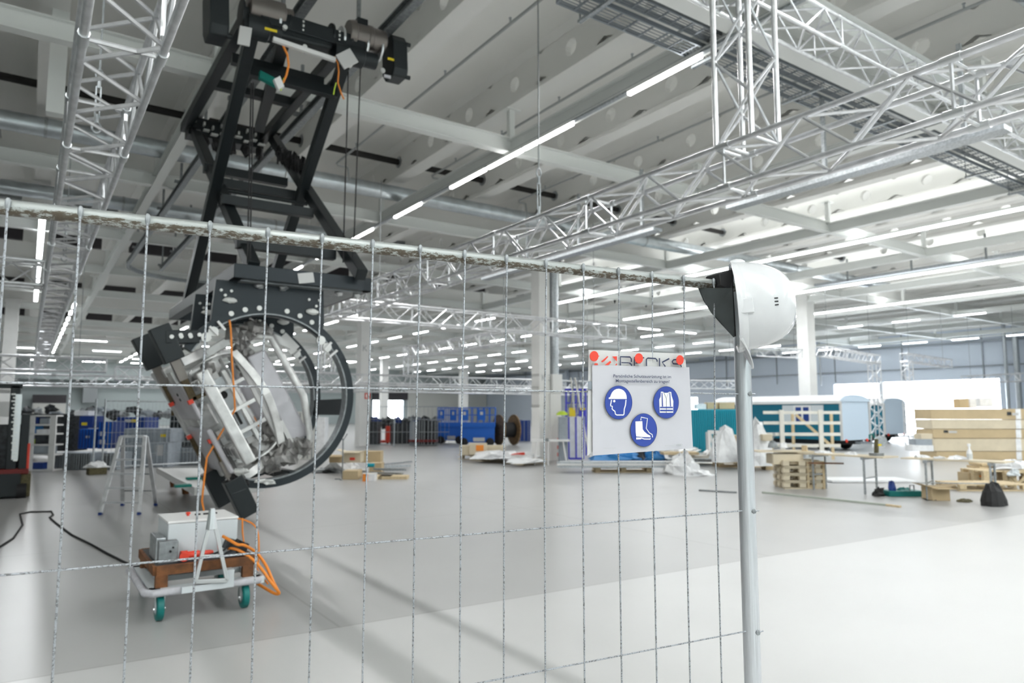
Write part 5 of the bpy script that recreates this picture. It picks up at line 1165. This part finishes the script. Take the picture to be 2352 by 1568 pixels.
MB().disc(p+UP*dz, ax_, .38, .8, 20).build('wound_cable', 'blackr', dr, smooth=True); MB().disc(p+UP*dz+ax_*.46, ax_, .46, .02, 24).build('green_disc', 'greent', dr); MB().disc(p+UP*dz-ax_*.46, ax_, .30, .02, 20).build('hub_plate', 'drum', dr)
pbox('scissor_lift', 'violet blue lift platform seen beyond the aluminium ladder', 'lift platform', 'pblue', 1300, 1345, 892, 898, 27, 1.2, extra=lambda t, o, w, h, ax, ay: [MB().bar(o+ax*(w*k/4)-UP*(o.z-.01), o+ax*(w*k/4)+UP*.1, .05, .05).build('rail_post', 'pblue', t) for k in range(5)] + [MB().bar(o-UP*z, o+ax*w-UP*z, .05, .06).build('rail', 'pblue', t) for z in (.45, .9)])

# racks and fence line left of the blue lifts
for i, (px, F, mt, nm, ctg, kd, ex) in enumerate((
    ((842, 868, 968, 1018), 36, 'dark', 'dark machine stored beside the column with the red plate', 'machine', 'stored_machine', None),
    ((896, 940, 972, 1016), 37, 'dark', 'dark jumbled machine behind the red pallet truck', 'machine', 'stored_machine', ribs(4, 'galvd')),
    ((941, 958, 968, 1016), 35, 'greyc', 'grey cabinet trolley left of the blue lifts', 'cabinet', 'tool_cabinet', ribs(1, 'paper2')),
    ((960, 978, 964, 1010), 35, 'dark', 'black open cage next to the grey cabinet trolley', 'cage', 'roll_cage', ribs(3, 'galv')),
    ((980, 1003, 966, 1012), 35, 'dark', 'black shelf cage just left of the blue lifts', 'cage', 'roll_cage', ribs(3, 'galv')),
    ((938, 1003, 1010, 1015), 34.7, 'dred', 'dark red platform under the cages left of the blue lifts', 'platform', 'red_platform', None),
    ((1190, 1218, 965, 1015), 40, 'dblue', 'blue machine behind the cable drum', 'machine', 'blue_machine', ribs(3, 'greyc')),
    ((1176, 1200, 962, 975), 41, 'greyc', 'grey equipment above the cable drum', 'equipment', 'grey_equipment', None))):
    pbox(kd, nm, ctg, mt, *px, F, .8, extra=ex, ground=kd != 'red_platform')
for k in range(14):
    x = 842+12*k; o = MB().blob(at(x, 966+(k*5) % 9, 38), (.32, .3, .22), 100+k, .6, 8, False); tag(o.build('stored_part', ('dark', 'galvd', 'dblue', 'dark')[k % 4]), 'dark stored part before the blue lifts, %s from the red plate column' % ORD[k], 'part', 'dark parts between the column and the blue lifts')
pj = thing('pallet_truck', 'red pallet truck standing right of the column with the red plate', 'pallet truck', on(880, 1018))
p = on(872, 1019); MB().obox(p+RT*.42+UP*.5, RT*.13, FH*.1, UP*.42).build('drive_unit', 'red', pj, bevel=.03); MB().obox(p+RT*.0+UP*.13, RT*.5, FH*.28, UP*.06).build('forks', 'red', pj); MB().bar(p+RT*.42+UP*.9, p+RT*.50+UP*1.25, .05, .04).build('handle', 'blackr', pj); MB().disc(p+RT*.42+UP*.08, FH, .08, .1, 12).build('wheel', 'blackr', pj)
m = MB(); q = on(905, 1026)
for k in range(0, 20): m.tube(q+RT*(.2*k-1.2)+UP*.1, q+RT*(.2*k-1.2)+UP*1.9, .006, 4)
for z in (.1, .7, 1.3, 1.9): m.tube(q-RT*1.2+UP*z, q+RT*2.6+UP*z, .014, 5)
m.tube(q+UP*0, q+UP*2.0, .035, 8)
tag(m.build('mesh_fence_panel', 'galv'), 'distant wire mesh fence in front of the dark stored machines', 'fence')
# heap of cartons and profiles right of the ring
carton('opened brown carton with red print on the floor right of the ring', (787, 828, 1037, 1062), 18.6, 'cardl', .45, open_=True, extra=label_plate(.55, .35, .14, .12, 'redst'))
carton('brown carton standing behind the opened one, upper of two', (830, 874, 1036, 1062), 19.5, 'card', .4)
carton('brown carton standing lower right of the opened one', (848, 876, 1063, 1079), 19, 'card', .4, ground=True)
carton('flat brown carton tray under the white film right of the ring', (787, 822, 1081, 1094), 17.6, 'card', .5, ground=True)
carton('white and orange printed carton tray in front of the heap', (832, 860, 1088, 1101), 17.2, 'film', .35, ground=True, extra=label_plate(.25, .5, .2, .5, 'orange'))
carton('tilted brown carton at the left of the heap, beside the ring', (756, 785, 1046, 1062), 19.5, 'card', .4, open_=True)
heap('film_bundle', 'white crumpled film spilling over the carton heap', 'film', 805, 1082, None, (.42, .35, .28), 'film', 9, 3, .4, .5)
heap('film_bundle', 'grey crumpled sheet at the left foot of the carton heap', 'film', 757, 1083, None, (.35, .3, .10), 'galvd', 12, 2, .5, .5)
o = MB().lathe(at(842, 1068, 18.2), RT, [(0, .05), (.2, .05)], 12); tag(o.build('tape_roll', 'cont', smooth=True), 'small turquoise roll on the carton heap', 'roll')
GB = 'grey metal profiles lying in front of the carton heap'
for k in range(6):
    a = on(852+6*k, 1094-3*k) + UP*(.10+.06*(k % 2)); b = on(925+4*k, 1097-5*k)+UP*(.10+.06*(k % 2)); m = MB(); m.bar(a, b, .07, .05); tag(m.build('metal_profile', 'galv'), 'grey metal profile in the bundle before the carton heap, %s from the front' % ORD[k], 'profile', GB)
for x in (868, 905): 
    a = on(x, 1099); m = MB(); m.obox(a+UP*.04, RT*.35, FH*.2, UP*.04); tag(m.build('support_timber', 'wood'), 'short timber under the metal profiles, %s one' % ('left' if x < 900 else 'right'), 'timber')
st = thing('pole_stand', 'thin dark pole on a cross foot in front of the carton heap', 'stand', on(786, 1101)); p = on(786, 1101)
MB().tube(p, p+UP*1.0, .018, 8).build('pole', 'galvd', st, smooth=True); MB().bar(p+RT*-.18+UP*.015, p+RT*.18+UP*.015, .04, .03).build('foot', 'galvd', st); MB().bar(p+FH*-.18+UP*.015, p+FH*.18+UP*.015, .04, .03).build('foot', 'galvd', st)
for s_ in (-1, 1): MB().tube(p+UP*.95, p+UP*1.12+RT*.10*s_, .012, 6).build('fork', 'galvd', st)

# round the marked column: stool, cabinet, ladder, striped boards
sb = thing('work_bench', 'small white trestle bench in front of the marked column', 'bench', on(1262, 1068)); p = on(1228, 1068); q = on(1300, 1066)
w = (q-p).dot(RT); zb_ = at(1262, 1016, 21).z; q = p+RT*w
MB().obox(p.lerp(q, .5)+FH*.2+UP*zb_, RT*(w/2+.1), FH*.22, UP*.03).build('top', 'white', sb)
for a, dx in ((p, .08), (q, -.12), (p+RT*w*.42, .0)):
    for dy in (0, .4): MB().bar(a+FH*dy, a+RT*dx+FH*dy+UP*zb_, .035, .035).build('leg', 'white', sb)
o = MB().blob(V((at(1258, 1014, 21).x, at(1258, 1014, 21).y, zb_+.03))+FH*.2, (.1, .08, .08), 3, .5, 8); tag(o.build('power_tool', 'galvd'), 'small dark power tool on the white trestle bench', 'tool')
pbox('tool_cabinet', 'white cabinet with blue edges right of the marked column', 'cabinet', 'film', 1306, 1340, 957, 1054, 23.5, .7, extra=lambda t, o, w, h, ax, ay: [MB().obox(o+ax*w*k+UP*h/2-ay*.02, ax*.025, ay*.02, UP*h/2).build('blue_edge', 'pblue', t) for k in (0, .5, 1)] + [MB().obox(o+ax*w/2+UP*.02-ay*.02, ax*w/2, ay*.02, UP*.03).build('blue_edge', 'pblue', t)])
pbox('tool_cabinet', 'brown grey side cabinet between column and white cabinet', 'cabinet', 'greyc', 1284, 1304, 957, 1014, 22.6, .5, ground=True)
o = MB().blob(at(1291, 953, 23.6), (.20, .2, .14), 3, .05, 16); tag(o.build('safety_helmet', 'lime', smooth=True), 'yellow green safety helmet on the cabinet beside the column', 'helmet')
carton('yellow and dark tool case on the white cabinet', (1308, 1322, 936, 956), 23.6, 'yellow', .3, cat='case', kind='tool_case')
carton('second yellow topped tool case on the white cabinet', (1330, 1346, 936, 956), 23.6, 'pblue', .3, cat='case', kind='tool_case', extra=label_plate(.5, .85, .4, .12, 'yellow'))
for x, nm in ((1285, 'red and white striped barrier board leaning left of the white cabinet'), (1296, 'second red and white striped board beside the white cabinet')):
    t = thing('striped_board', nm, 'board', on(x, 1062)); a = on(x, 1060)
    for k in range(6): MB().obox(a+UP*(.12+.12*k), RT*.07, FH*.015, UP*.06).build('stripe', 'redst' if k % 2 else 'white', t)
t = thing('step_ladder', 'tall aluminium ladder leaning beside the notice sheet', 'ladder', on(1344, 1055))
tp = at(1318, 868, 23); b1 = on(1352, 1056); b2 = on(1306, 1052)
for s_ in (-.0, .35):
    MB().bar(tp+RT*(s_*.4-.1), V((b1.x, b1.y, 0))+RT*(s_-.3), .03, .07).build('side_rail', 'woodw', t)
    MB().bar(tp+RT*(s_*.4-.0), V((b2.x, b2.y, 0))+RT*(s_-.1), .03, .06).build('side_rail', 'galv', t)
for k in range(8):
    u = (k+.6)/8.5; a = tp.lerp(V((b2.x, b2.y, 0)), u); MB().bar(a-RT*.08, a+RT*(.10+.16*u), .03, .03).build('rung', 'galv', t)

# stock on the floor behind the notice
p = on(1366, 1085); pallet('brown timber pallet under the white profiles below the notice', p, RT, FH, 1.6, .8, .14)
GP = 'white profiles stacked on the pallet below the notice'
for k in range(9):
    a = at(1280+8*(k % 3), 1073, 19.5); L_ = 3.0+.25*(k % 3); o = V((a.x, a.y, 0))+UP*(.17+.05*(k//3))+FH*(.14*(k % 3)+.03*k); m = MB(); m.bar(o, o+RT*L_, .10, .045); tag(m.build('white_profile', 'white' if k % 2 else 'galv'), 'long %s profile on the pallet below the notice, %s layer, %s row' % ('white' if k % 2 else 'grey', ('bottom', 'middle', 'top')[k//3], ('front', 'middle', 'rear')[k % 3]), 'profile', GP)
heap('tarpaulin', 'bright blue tarpaulin heap behind the white profiles', 'tarpaulin', 1425, 1058, 23, (.9, .5, .34), 'tarp', 21, 2, .3, .7)
heap('tarpaulin', 'darker blue sack right of the bright blue tarpaulin', 'tarpaulin', 1505, 1058, 23, (.35, .3, .40), 'tarp', 31, 1, .3)
heap('debris_heap', 'dark mixed scraps behind the blue tarpaulin', 'scraps', 1465, 1056, 24, (.5, .4, .25), 'dark', 41, 3, .5, .8)
heap('film_bundle', 'crumpled white plastic film pile on the floor below the notice', 'film', 1575, 1088, None, (.42, .35, .34), 'film', 51, 3, .5, .5)
heap('film_bundle', 'flat white plastic film beside the crumpled pile', 'film', 1605, 1091, None, (.35, .3, .14), 'film', 61, 1, .5)
carton('low brown carton beside the blue sack', (1483, 1500, 1040, 1058), 23.5, 'cardl', .4)
for k, (x0_, x1_, y) in enumerate(((1520, 1600, 1040), (1540, 1622, 1048), (1530, 1640, 1056), (1600, 1680, 1066))):
    a = at(x0_, y, 22+k*.3); m = MB(); m.obox(a+RT*((at(x1_, y, 22+k*.3)-a).dot(RT)/2), RT*((at(x1_, y, 22+k*.3)-a).dot(RT)/2), FH*.3, UP*.04); tag(m.build('wood_board', ('wood', 'woodw', 'galv', 'woodw')[k]), ['pale brown board on the stock right of the notice, highest', 'pale board below the highest one right of the notice', 'grey sheet lying under the boards right of the notice', 'pale board beside the fence post, lowest of the stock'][k], 'board')
heap('film_bundle', 'white film on the boards right of the notice', 'film', 1560, 1036, 22.5, (.45, .3, .14), 'film', 71, 2, .4, .6)
heap('film_bundle', 'small white bag on the boards right of the notice', 'film', 1635, 1046, 22.5, (.30, .25, .12), 'film', 81, 1, .4)
# turquoise container with stock on top
ct = pbox('storage_container', 'bright turquoise ribbed steel container behind the notice', 'container', 'cont', 1588, 1700, 940, 1036, 29.5, 2.2, extra=ribs(22, 'cont', .03), ground=True)
for k, (xa, xb, mt) in enumerate(((1624, 1648, 'card'), (1653, 1688, 'card'), (1600, 1622, 'film'))):
    carton(['left brown carton on top of the turquoise container', 'right brown carton on top of the turquoise container', 'white wrapped pack on top of the turquoise container'][k], (xa, xb, 924 + 3*(k == 2), 939), 30.2, mt, .5)
wt = thing('steel_trestle', 'white painted steel trestle in front of the turquoise container', 'trestle', at(1650, 1040, 26)); 
m = MB(); a, b, c, d = at(1626, 992, 26), at(1683, 993, 26), at(1628, 1042, 26), at(1650, 1042, 26)
MB().bar(a, b, .12, .13).build('top_beam', 'white', wt); MB().bar(a, c, .12, .12).build('leg', 'white', wt); MB().bar(at(1630, 996, 26), at(1645, 1040, 26), .08, .08).build('brace', 'white', wt); MB().bar(at(1658, 996, 26), at(1643, 1030, 26), .08, .08).build('brace', 'white', wt); MB().bar(at(1655, 996, 26), at(1657, 1040, 26), .1, .1).build('leg', 'white', wt)

# film-wrapped goods and cartons either side of the fence post
carton('big open brown carton wrapped at the foot with film, left of the fence post', (1655, 1752, 1000, 1045), 21.5, 'card', .8, ground=False)
heap('wrapped_goods', 'white film wrapped pallet load just left of the fence post', 'wrapped load', 1668, 1060, 21, (.50, .4, .75), 'film', 91, 1, .15)
heap('wrapped_goods', 'white film wrapped pallet load just right of the fence post', 'wrapped load', 1738, 1068, 20.5, (.42, .4, 1.0), 'film', 92, 1, .18)
p = on(1652, 1073); pallet('timber pallet under the film wrapped load at the fence post', p, RT, FH, 1.5, .8)
carton('reddish brown carton beside the wrapped load right of the post', (1757, 1778, 1020, 1060), 20.5, 'card', .4, ground=True)
carton('pale carton behind the tool right of the wrapped load', (1752, 1775, 998, 1012), 20, 'cardl', .4)

# timber rack, wagons
tk = thing('timber_rack', 'white painted timber rail rack in front of the dark teal wagon', 'rack', at(1845, 1040, 24)); Fr = 24.0
for y in (947, 971, 997, 1023): MB().bar(at(1753, y, Fr), at(1930, y, Fr), .06, .105).build('rail', 'woodw', tk)
for x in (1793, 1882): MB().bar(at(x, 941, Fr)-FH*.06, V((at(x, 941, Fr).x, at(x, 941, Fr).y, 0))-FH*.06, .14, .06, FH).build('post', 'woodw', tk)
for x in (1820, 1909): MB().bar(at(x, 950, Fr+.9), V((at(x, 950, Fr+.9).x, at(x, 950, Fr+.9).y, 0)), .09, .06, FH).build('rear_post', 'wood', tk)
MB().bar(at(1828, 952, Fr+.5), at(1905, 1020, Fr+.5), .05, .09).build('diagonal_brace', 'wood', tk)
def wagon(label, X0, Y0, wx, ly, z0, ze, window=True):
    t = thing('site_wagon', label, 'wagon', (X0, Y0, 0))
    MB().box(X0, X0+wx, Y0+.04, Y0+ly, z0, ze).build('side_wall', 'wagon', t, bevel=.02)
    MB().box(X0+.05, X0+wx-.05, Y0-.02, Y0+.05, z0, ze).build('end_wall', 'wagend', t)
    m = MB(); n = 12; r_ = wx/2+.06; prof = [(X0+wx/2-r_*math.cos(PI*k/n), Y0-.05, ze+.30*math.sin(PI*k/n)) for k in range(n+1)]; m.prism(prof, (0, ly+.1, 0)); m.build('curved_roof', 'film', t)
    m = MB(); m.prism([(x_, y_-.01, z_) for x_, y_, z_ in prof], (0, .02, 0)); m.build('end_gable', 'wagend', t)
    MB().box(X0-.07, X0-.01, Y0-.05, Y0+ly, ze-.10, ze+.02).build('roof_edge', 'white', t)
    for x_ in (X0-.03, X0+wx-.03): MB().box(x_, x_+.07, Y0-.06, Y0+.02, z0, ze).build('corner_strip', 'paper2', t)
    MB().box(X0+.2, X0+wx-.2, Y0+.3, Y0+ly-.3, z0-.2, z0).build('chassis', 'blackr', t)
    for y_ in (Y0+1.0, Y0+ly-1.0):
        for x_ in (X0+.15, X0+wx-.3): MB().lathe((x_, y_, .3), (1, 0, 0), [(0, .15), (.01, .3), (.16, .3), (.17, .15)], 16).build('wheel', 'blackr', t, smooth=True)
    MB().bar((X0+wx/2, Y0, z0-.1), (X0+wx/2, Y0-1.0, .35), .1, .08).build('drawbar', 'galv', t)
    for x_ in (X0+.3, X0+wx-.3): MB().disc((x_, Y0-.05, z0-.02), (0, 1, 0), .07, .04, 10).build('rear_lamp', 'redst', t)
    if window:
        yw = Y0+1.75
        MB().box(X0-.05, X0+.01, yw-.42, yw+.42, ze-.95, ze-.25+.1).build('window_frame', 'white', t)
        MB().box(X0-.06, X0-.05, yw-.32, yw-.05, ze-.87, ze-.24).build('pane', 'dblue', t); MB().box(X0-.06, X0-.05, yw+.05, yw+.32, ze-.87, ze-.24).build('pane', 'dblue', t)
        for s_ in (-1, 1): MB().box(X0-.04, X0+.0, yw+s_*.72-.28, yw+s_*.72+.28, ze-.95, ze-.15).build('shutter', 'gbox', t)
    return t
wagon('teal site wagon with white rounded roof and shuttered window', 28.4, 16.9, 2.2, 6.6, .45, 2.10)
wagon('second teal site wagon farther right, white end towards the doors', 37.9, 20.1, 2.2, 3.4, .45, 2.12, False)

# saw horses and long work table
def trestle(label, p, q, h=.74):
    t = thing('trestle', label, 'trestle', p); u = (q-p).normalized(); n_ = V((-u.y, u.x, 0))
    for a in (p, q): 
        for s_ in (-1, ): MB().tube(a+UP*0, a+UP*h, .022, 8).build('leg', 'galv', t, smooth=True)
    MB().bar(p+UP*.32, q+UP*.32, .025, .025).build('cross_rail', 'galv', t); MB().bar(p-u*.08+UP*(h-.02), q+u*.08+UP*(h-.02), .06, .05).build('head_beam', 'galv', t)
    return t
T = [((14.04, 9.03), (14.42, 8.98)), ((14.09, 7.93), (14.67, 8.0)), ((14.20, 6.78), (14.80, 6.95)), ((14.50, 5.80), (15.05, 5.95))]
TN = ('first grey trestle of the long work table, beside the pallets', 'second grey trestle of the long work table, under the drill stand', 'third grey trestle of the long work table, beside the brown box', 'fourth grey trestle of the long work table, in front of the black bag')
for (a, b), nm in zip(T, TN): trestle(nm, V((*a, 0)), V((*b, 0)))
m = MB(); m.obox((14.33, 8.75, .755), V((.30, -.0, 0)), V((0, 1.25, 0)), UP*.015); tag(m.build('table_board', 'cardl'), 'pale wooden work board across the first two trestles', 'table board')
m = MB(); m.obox((14.60, 6.42, .755), V((.28, .03, 0)), V((-.13, .85, 0)), UP*.012); tag(m.build('table_board', 'cardl'), 'pale wooden work board across the last two trestles', 'table board')
m = MB(); m.tube((14.2, 7.0, .30), (14.55, 5.85, .36), .012, 6); tag(m.build('long_brace', 'galv'), 'thin grey brace between the third and fourth trestle', 'brace')
ds = thing('mitre_saw', 'grey green mitre saw standing on the work table before the wagons', 'saw', (14.4, 7.7, .77)); q = V((14.35, 7.80, .77))
MB().disc(q+UP*.03, UP, .14, .06, 18).build('turntable', 'galvd', ds); MB().bar(q+UP*.05, q+UP*.34+RT*.02, .07, .07).build('column', 'olive', ds, bevel=.01); MB().disc(q+UP*.30+RT*.11, FH, .11, .05, 18).build('blade_guard', 'galv', ds); MB().path([q+UP*.36-RT*.02, q+UP*.44-RT*.06, q+UP*.42-RT*.12, q+UP*.34-RT*.12], .022, 8).build('handle', 'teal', ds, smooth=True); MB().obox(q+UP*.22+RT*.06, RT*.04, FH*.03, UP*.02).build('yellow_part', 'yellow', ds)
bt = thing('bottle', 'white spray bottle standing on the right work board', 'bottle', (14.62, 6.18, .768)); MB().lathe((14.62, 6.18, .768), UP, [(0, .045), (.14, .048), (.18, .03), (.20, .018), (.25, .018), (.252, .03), (.29, .03), (.30, .01)], 16).build('body', 'film', bt, smooth=True); MB().lathe((14.62, 6.18, .79), UP, [(0, .0485), (.09, .0495)], 16).build('label_band', 'gbox', bt, smooth=True)
heap('work_litter', 'crumpled white paper and parts on the right work board', 'litter', (14.60, 6.50, .77), 0, 0, (.13, .13, .05), 'film', 101, 4, .4, .36)
heap('work_litter', 'white paper litter at the left end of the right work board', 'litter', (14.55, 7.08, .77), 0, 0, (.10, .10, .045), 'film', 111, 3, .4, .2)
heap('work_litter', 'small white parts beside the mitre saw', 'litter', (14.36, 8.25, .77), 0, 0, (.10, .10, .04), 'film', 121, 3, .4, .25)
heap('work_litter', 'white parts at the left end of the left work board', 'litter', (14.30, 8.95, .77), 0, 0, (.14, .13, .05), 'film', 131, 2, .4, .2)
o = MB().obox((14.25, 9.35, .82), (.02, 0, 0), (0, .06, 0), (0, 0, .10)); tag(o.build('wood_offcut', 'wood'), 'upright piece of wood on the left work board', 'wood piece')
# power tool on the pallets
ch = thing('portable_saw', 'grey power tool with bent handle on the pallet stack', 'power tool', at(1775, 1028, 16)); q = at(1775, 1028, 16)
MB().blob(q, (.13, .1, .16), 77, .15, 12).build('motor_body', 'galvd', ch, smooth=True); MB().path([q+UP*.14, q+UP*.24+RT*.03, q+UP*.33+RT*.02, q+UP*.33+RT*.05, q+UP*.25+RT*.06], .010, 6).build('bent_handle', 'galvd', ch, smooth=True)
MB().blob(q+RT*.24, (.10, .08, .11), 78, .3, 10).build('white_bag', 'film', ch)
# pallets: pale stack and an upright brown one
GS = 'pale euro pallets stacked on the floor left of the work table'
q = V((13.62, 9.45, 0))
for k in range(4):
    t = pallet(['pale pallet at the bottom of the stack left of the work table', 'second pale pallet from the floor in the stack', 'third pale pallet from the floor in the stack', 'topmost pale pallet of the stack, carrying board and tool'][k], q+UP*(.155*k), RT, FH, .80, .6, .145, 5, 'cardl', GS)
carton('pale box layer between pallet stack and top board', (1776, 1846, 1043, 1066), 15.6, 'cardl', .45)
m = MB(); q2 = at(1755, 1037, 15.7); m.obox(q2+RT*.48+FH*.25, RT*.62, FH*.3, UP*.012); tag(m.build('table_board', 'cardl'), 'pale board lying on top of the pallet stack', 'board')
up_ = thing('pallet', 'brown pallet standing upright beside the pale stack', 'pallet', on(1856, 1122)); q = on(1855, 1122)
for k in range(4): MB().obox(q+RT*.17+UP*(.05+.17*k), RT*.19, FH*.05, UP*.03).build('board', 'wood', up_)
for s_ in (0, .34): MB().obox(q+RT*s_+UP*.28, RT*.025, FH*.06, UP*.28).build('stringer', 'wood', up_)
m = MB(); a = on(1892, 1066); m.bar(at(1855, 1063, 15.2), at(1937, 1064, 15.2), .05, .03); tag(m.build('red_brown_batten', 'brown'), 'reddish brown batten sticking out behind the upright pallet', 'batten')
pbox('small_heater', 'small grey machine box behind the upright pallet', 'machine', 'gbox', 1850, 1892, 1040, 1062, 16.5, .3, ground=True)
# items under the table
bx = carton('opened brown carton with hanging flap under the right table', (2140, 2183, 1118, 1149), 13.45, 'card', .35, open_=True, ground=True)
tc = thing('tool_crate', 'flat dark teal crate with tools on the floor under the table', 'crate', on(2078, 1140)); q = on(2042, 1140)
MB().obox(q+RT*.33+FH*.12+UP*.055, RT*.34, FH*.16, UP*.055).build('tray', 'teal', tc, bevel=.01); MB().blob(q+RT*.12+FH*.1+UP*.1, (.09, .08, .20), 7, .2, 10).build('blue_bag', 'dblue', tc); MB().blob(q+RT*.35+FH*.1+UP*.1, (.16, .08, .06), 8, .5, 10).build('tools', 'teal', tc); MB().blob(q-RT*.14+FH*.1, (.16, .1, .14), 9, .5, 10).build('dark_strap', 'blackr', tc); MB().path([q+RT*.42+UP*.1, q+RT*.42+UP*.22, q+RT*.50+UP*.22, q+RT*.50+UP*.1], .012, 6).build('crate_handle', 'galvd', tc)
m = MB(); P_ = [on(x, y)+UP*.012 for x, y in ((2110, 1136), (2122, 1141), (2135, 1143), (2150, 1150), (2130, 1150), (2118, 1144))]; m.path(P_, .010, 6); tag(m.build('floor_cable', 'blackr', smooth=True), 'black cable loop on the floor beside the teal tool crate', 'cable')
heap('tool_bag', 'black bag with light zip lying under the right table end', 'bag', 2282, 1160, None, (.26, .24, .36), 'blackr', 141, 1, .12)
heap('tarpaulin', 'small olive cloth on the floor left of the black bag', 'cloth', 2215, 1152, None, (.14, .10, .06), 'olive', 151, 1, .3)
pallet('timber pallet with scraps behind the right table end', on(2205, 1128), RT, FH, 1.5, .9, .14)
pallet('second timber pallet at the right edge behind the table', on(2262, 1112), RT, FH, 1.3, .9, .30, 5, 'wood')
carton('brown carton with orange print on the pallet behind the table', (2223, 2275, 1086, 1110), 17, 'card', .4, extra=label_plate(.55, .7, .12, .1, 'orange'))
for k, (xa, xb, y) in enumerate(((2222, 2300, 1080), (2235, 2310, 1072), (2240, 2290, 1065), (2225, 2330, 1088))):
    a = at(xa, y, 17.6); w_ = (at(xb, y, 17.6)-a).dot(RT); m = MB(); m.obox(a+RT*w_/2, RT*w_/2, FH*.25, UP*.03); tag(m.build('wood_board', 'wood'), ['long pine board on the goods behind the right table', 'pine board above the long one behind the right table', 'topmost short pine board behind the right table', 'dark edged pine board lowest on the goods behind the right table'][k], 'board')
tf = thing('timber_trestle', 'pale timber frame with diagonal struts at the right edge', 'frame', on(2310, 1130))
MB().bar(at(2305, 1085, 16.5), at(2352+20, 1080, 16.5), .06, .08).build('beam', 'wood', tf); MB().bar(at(2308, 1125, 16.5), at(2375, 1108, 16.5), .06, .08).build('beam', 'wood', tf); MB().bar(at(2308, 1085, 16.5), at(2312, 1125, 16.5), .06, .08).build('post', 'wood', tf); MB().bar(at(2320, 1090, 16.5), at(2345, 1118, 16.5), .04, .06).build('strut', 'wood', tf); MB().bar(at(2360, 1090, 16.5), at(2330, 1118, 16.5), .04, .06).build('strut', 'wood', tf)
heap('film_bundle', 'grey film and bags on the timber frame at the right edge', 'film', 2335, 1078, 16.8, (.35, .3, .16), 'film', 161, 2, .5, .4)
heap('film_bundle', 'pale blue film hanging over the timber frame at the right edge', 'film', 2328, 1092, 16.4, (.18, .15, .12), 'gbox', 171, 1, .4)

# big stack of long cartons
F0 = 24.2; names_ = ('lowest long brown carton of the big stack', 'second long brown carton from the floor of the big stack', 'third long brown carton from the floor, with white label on its left', 'fourth long brown carton of the big stack, just under the top one', 'topmost long brown carton of the big stack, with white label')
ys = (1056, 1036, 1006, 985, 963, 938)
for k in range(5):
    xa = (2150, 2145, 2142, 2140, 2137)[k]; ex = None
    if k == 4: ex = both(label_plate(.77, .55, .02, .16, 'dark'), label_plate(.83, .5, .03, .12))
    if k == 2: ex = both(label_plate(.13, .75, .02, .14, 'dark'), label_plate(.20, .7, .04, .12))
    px = (xa, 2372, ys[k+1], ys[k]); a = Q(xa, ys[k], F=F0)
    def f(t, o, w, h, ax, ay, ex=ex):
        MB().obox(o+ax*w*.86+UP*h/2-ay*.006, ax*.09, ay*.004, UP*h*.48).build('wrap_band', 'film', t)
        MB().obox(o+ax*w/2-ay*.003+UP*(h-.01), ax*w/2, ay*.003, UP*.006).build('lid_seam', 'wood', t)
        if ex: ex(t, o, w, h, ax, ay)
    pbox('long_carton', names_[k], 'carton', 'cardl' if k % 2 else 'card', xa, 2372, ys[k+1]+.6, ys[k]-.3, F0, 1.0, bevel=.01, extra=f)
pallet('long dark pallet under the big carton stack', Q(2150, 1062, F=F0)*1.0 - UP*Q(2150, 1062, F=F0).z, RT, FH, 3.2, 1.0, max(.03, Q(2150, 1056, F=F0).z))
carton('small brown carton standing on top of the big stack', (2203, 2226, 915, 937), 24.6, 'card', .35)
carton('small white carton next to the brown one on top of the big stack', (2227, 2243, 914, 937), 24.8, 'film', .35)
carton('pale wrapped pack on top of the big stack, near its label', (2250, 2282, 913, 934), 25.5, 'film', .35)
for k, (xa, xb, ya, yb, mt, nm) in enumerate(((2103, 2142, 1008, 1022, 'greyc', 'greenish grey box left of the big carton stack'), (2115, 2142, 996, 1008, 'cardl', 'pale yellow box on the greenish grey box'), (2095, 2145, 1022, 1036, 'film', 'white pack under the greenish grey box'))):
    carton(nm, (xa, xb, ya, yb), 23, mt, .4, cat='box')
# floor strips and rails lying about
for k, ((xa, ya), (xb, yb), mt, nm) in enumerate((((1752, 1132), (2036, 1161), 'floorw', 'long pale green strip lying on the floor before the work table'), ((2036, 1161), (2068, 1165), 'wood', 'short brown end piece of the long floor strip'), ((1606, 1127), (1692, 1132), 'galvd', 'thin grey strip on the floor left of the fence post'))):
    m = MB(); m.bar(on(xa, ya)+UP*.015, on(xb, yb)+UP*.015, .06, .03); tag(m.build('floor_strip', mt), nm, 'strip')
m = MB(); a = on(1900, 1104); m.obox(a+UP*.03+RT*.9, RT*1.0, FH*.5, UP*.02); tag(m.build('white_sheet', 'film'), 'large white sheet lying on the floor under the work board near the pallets', 'sheet')
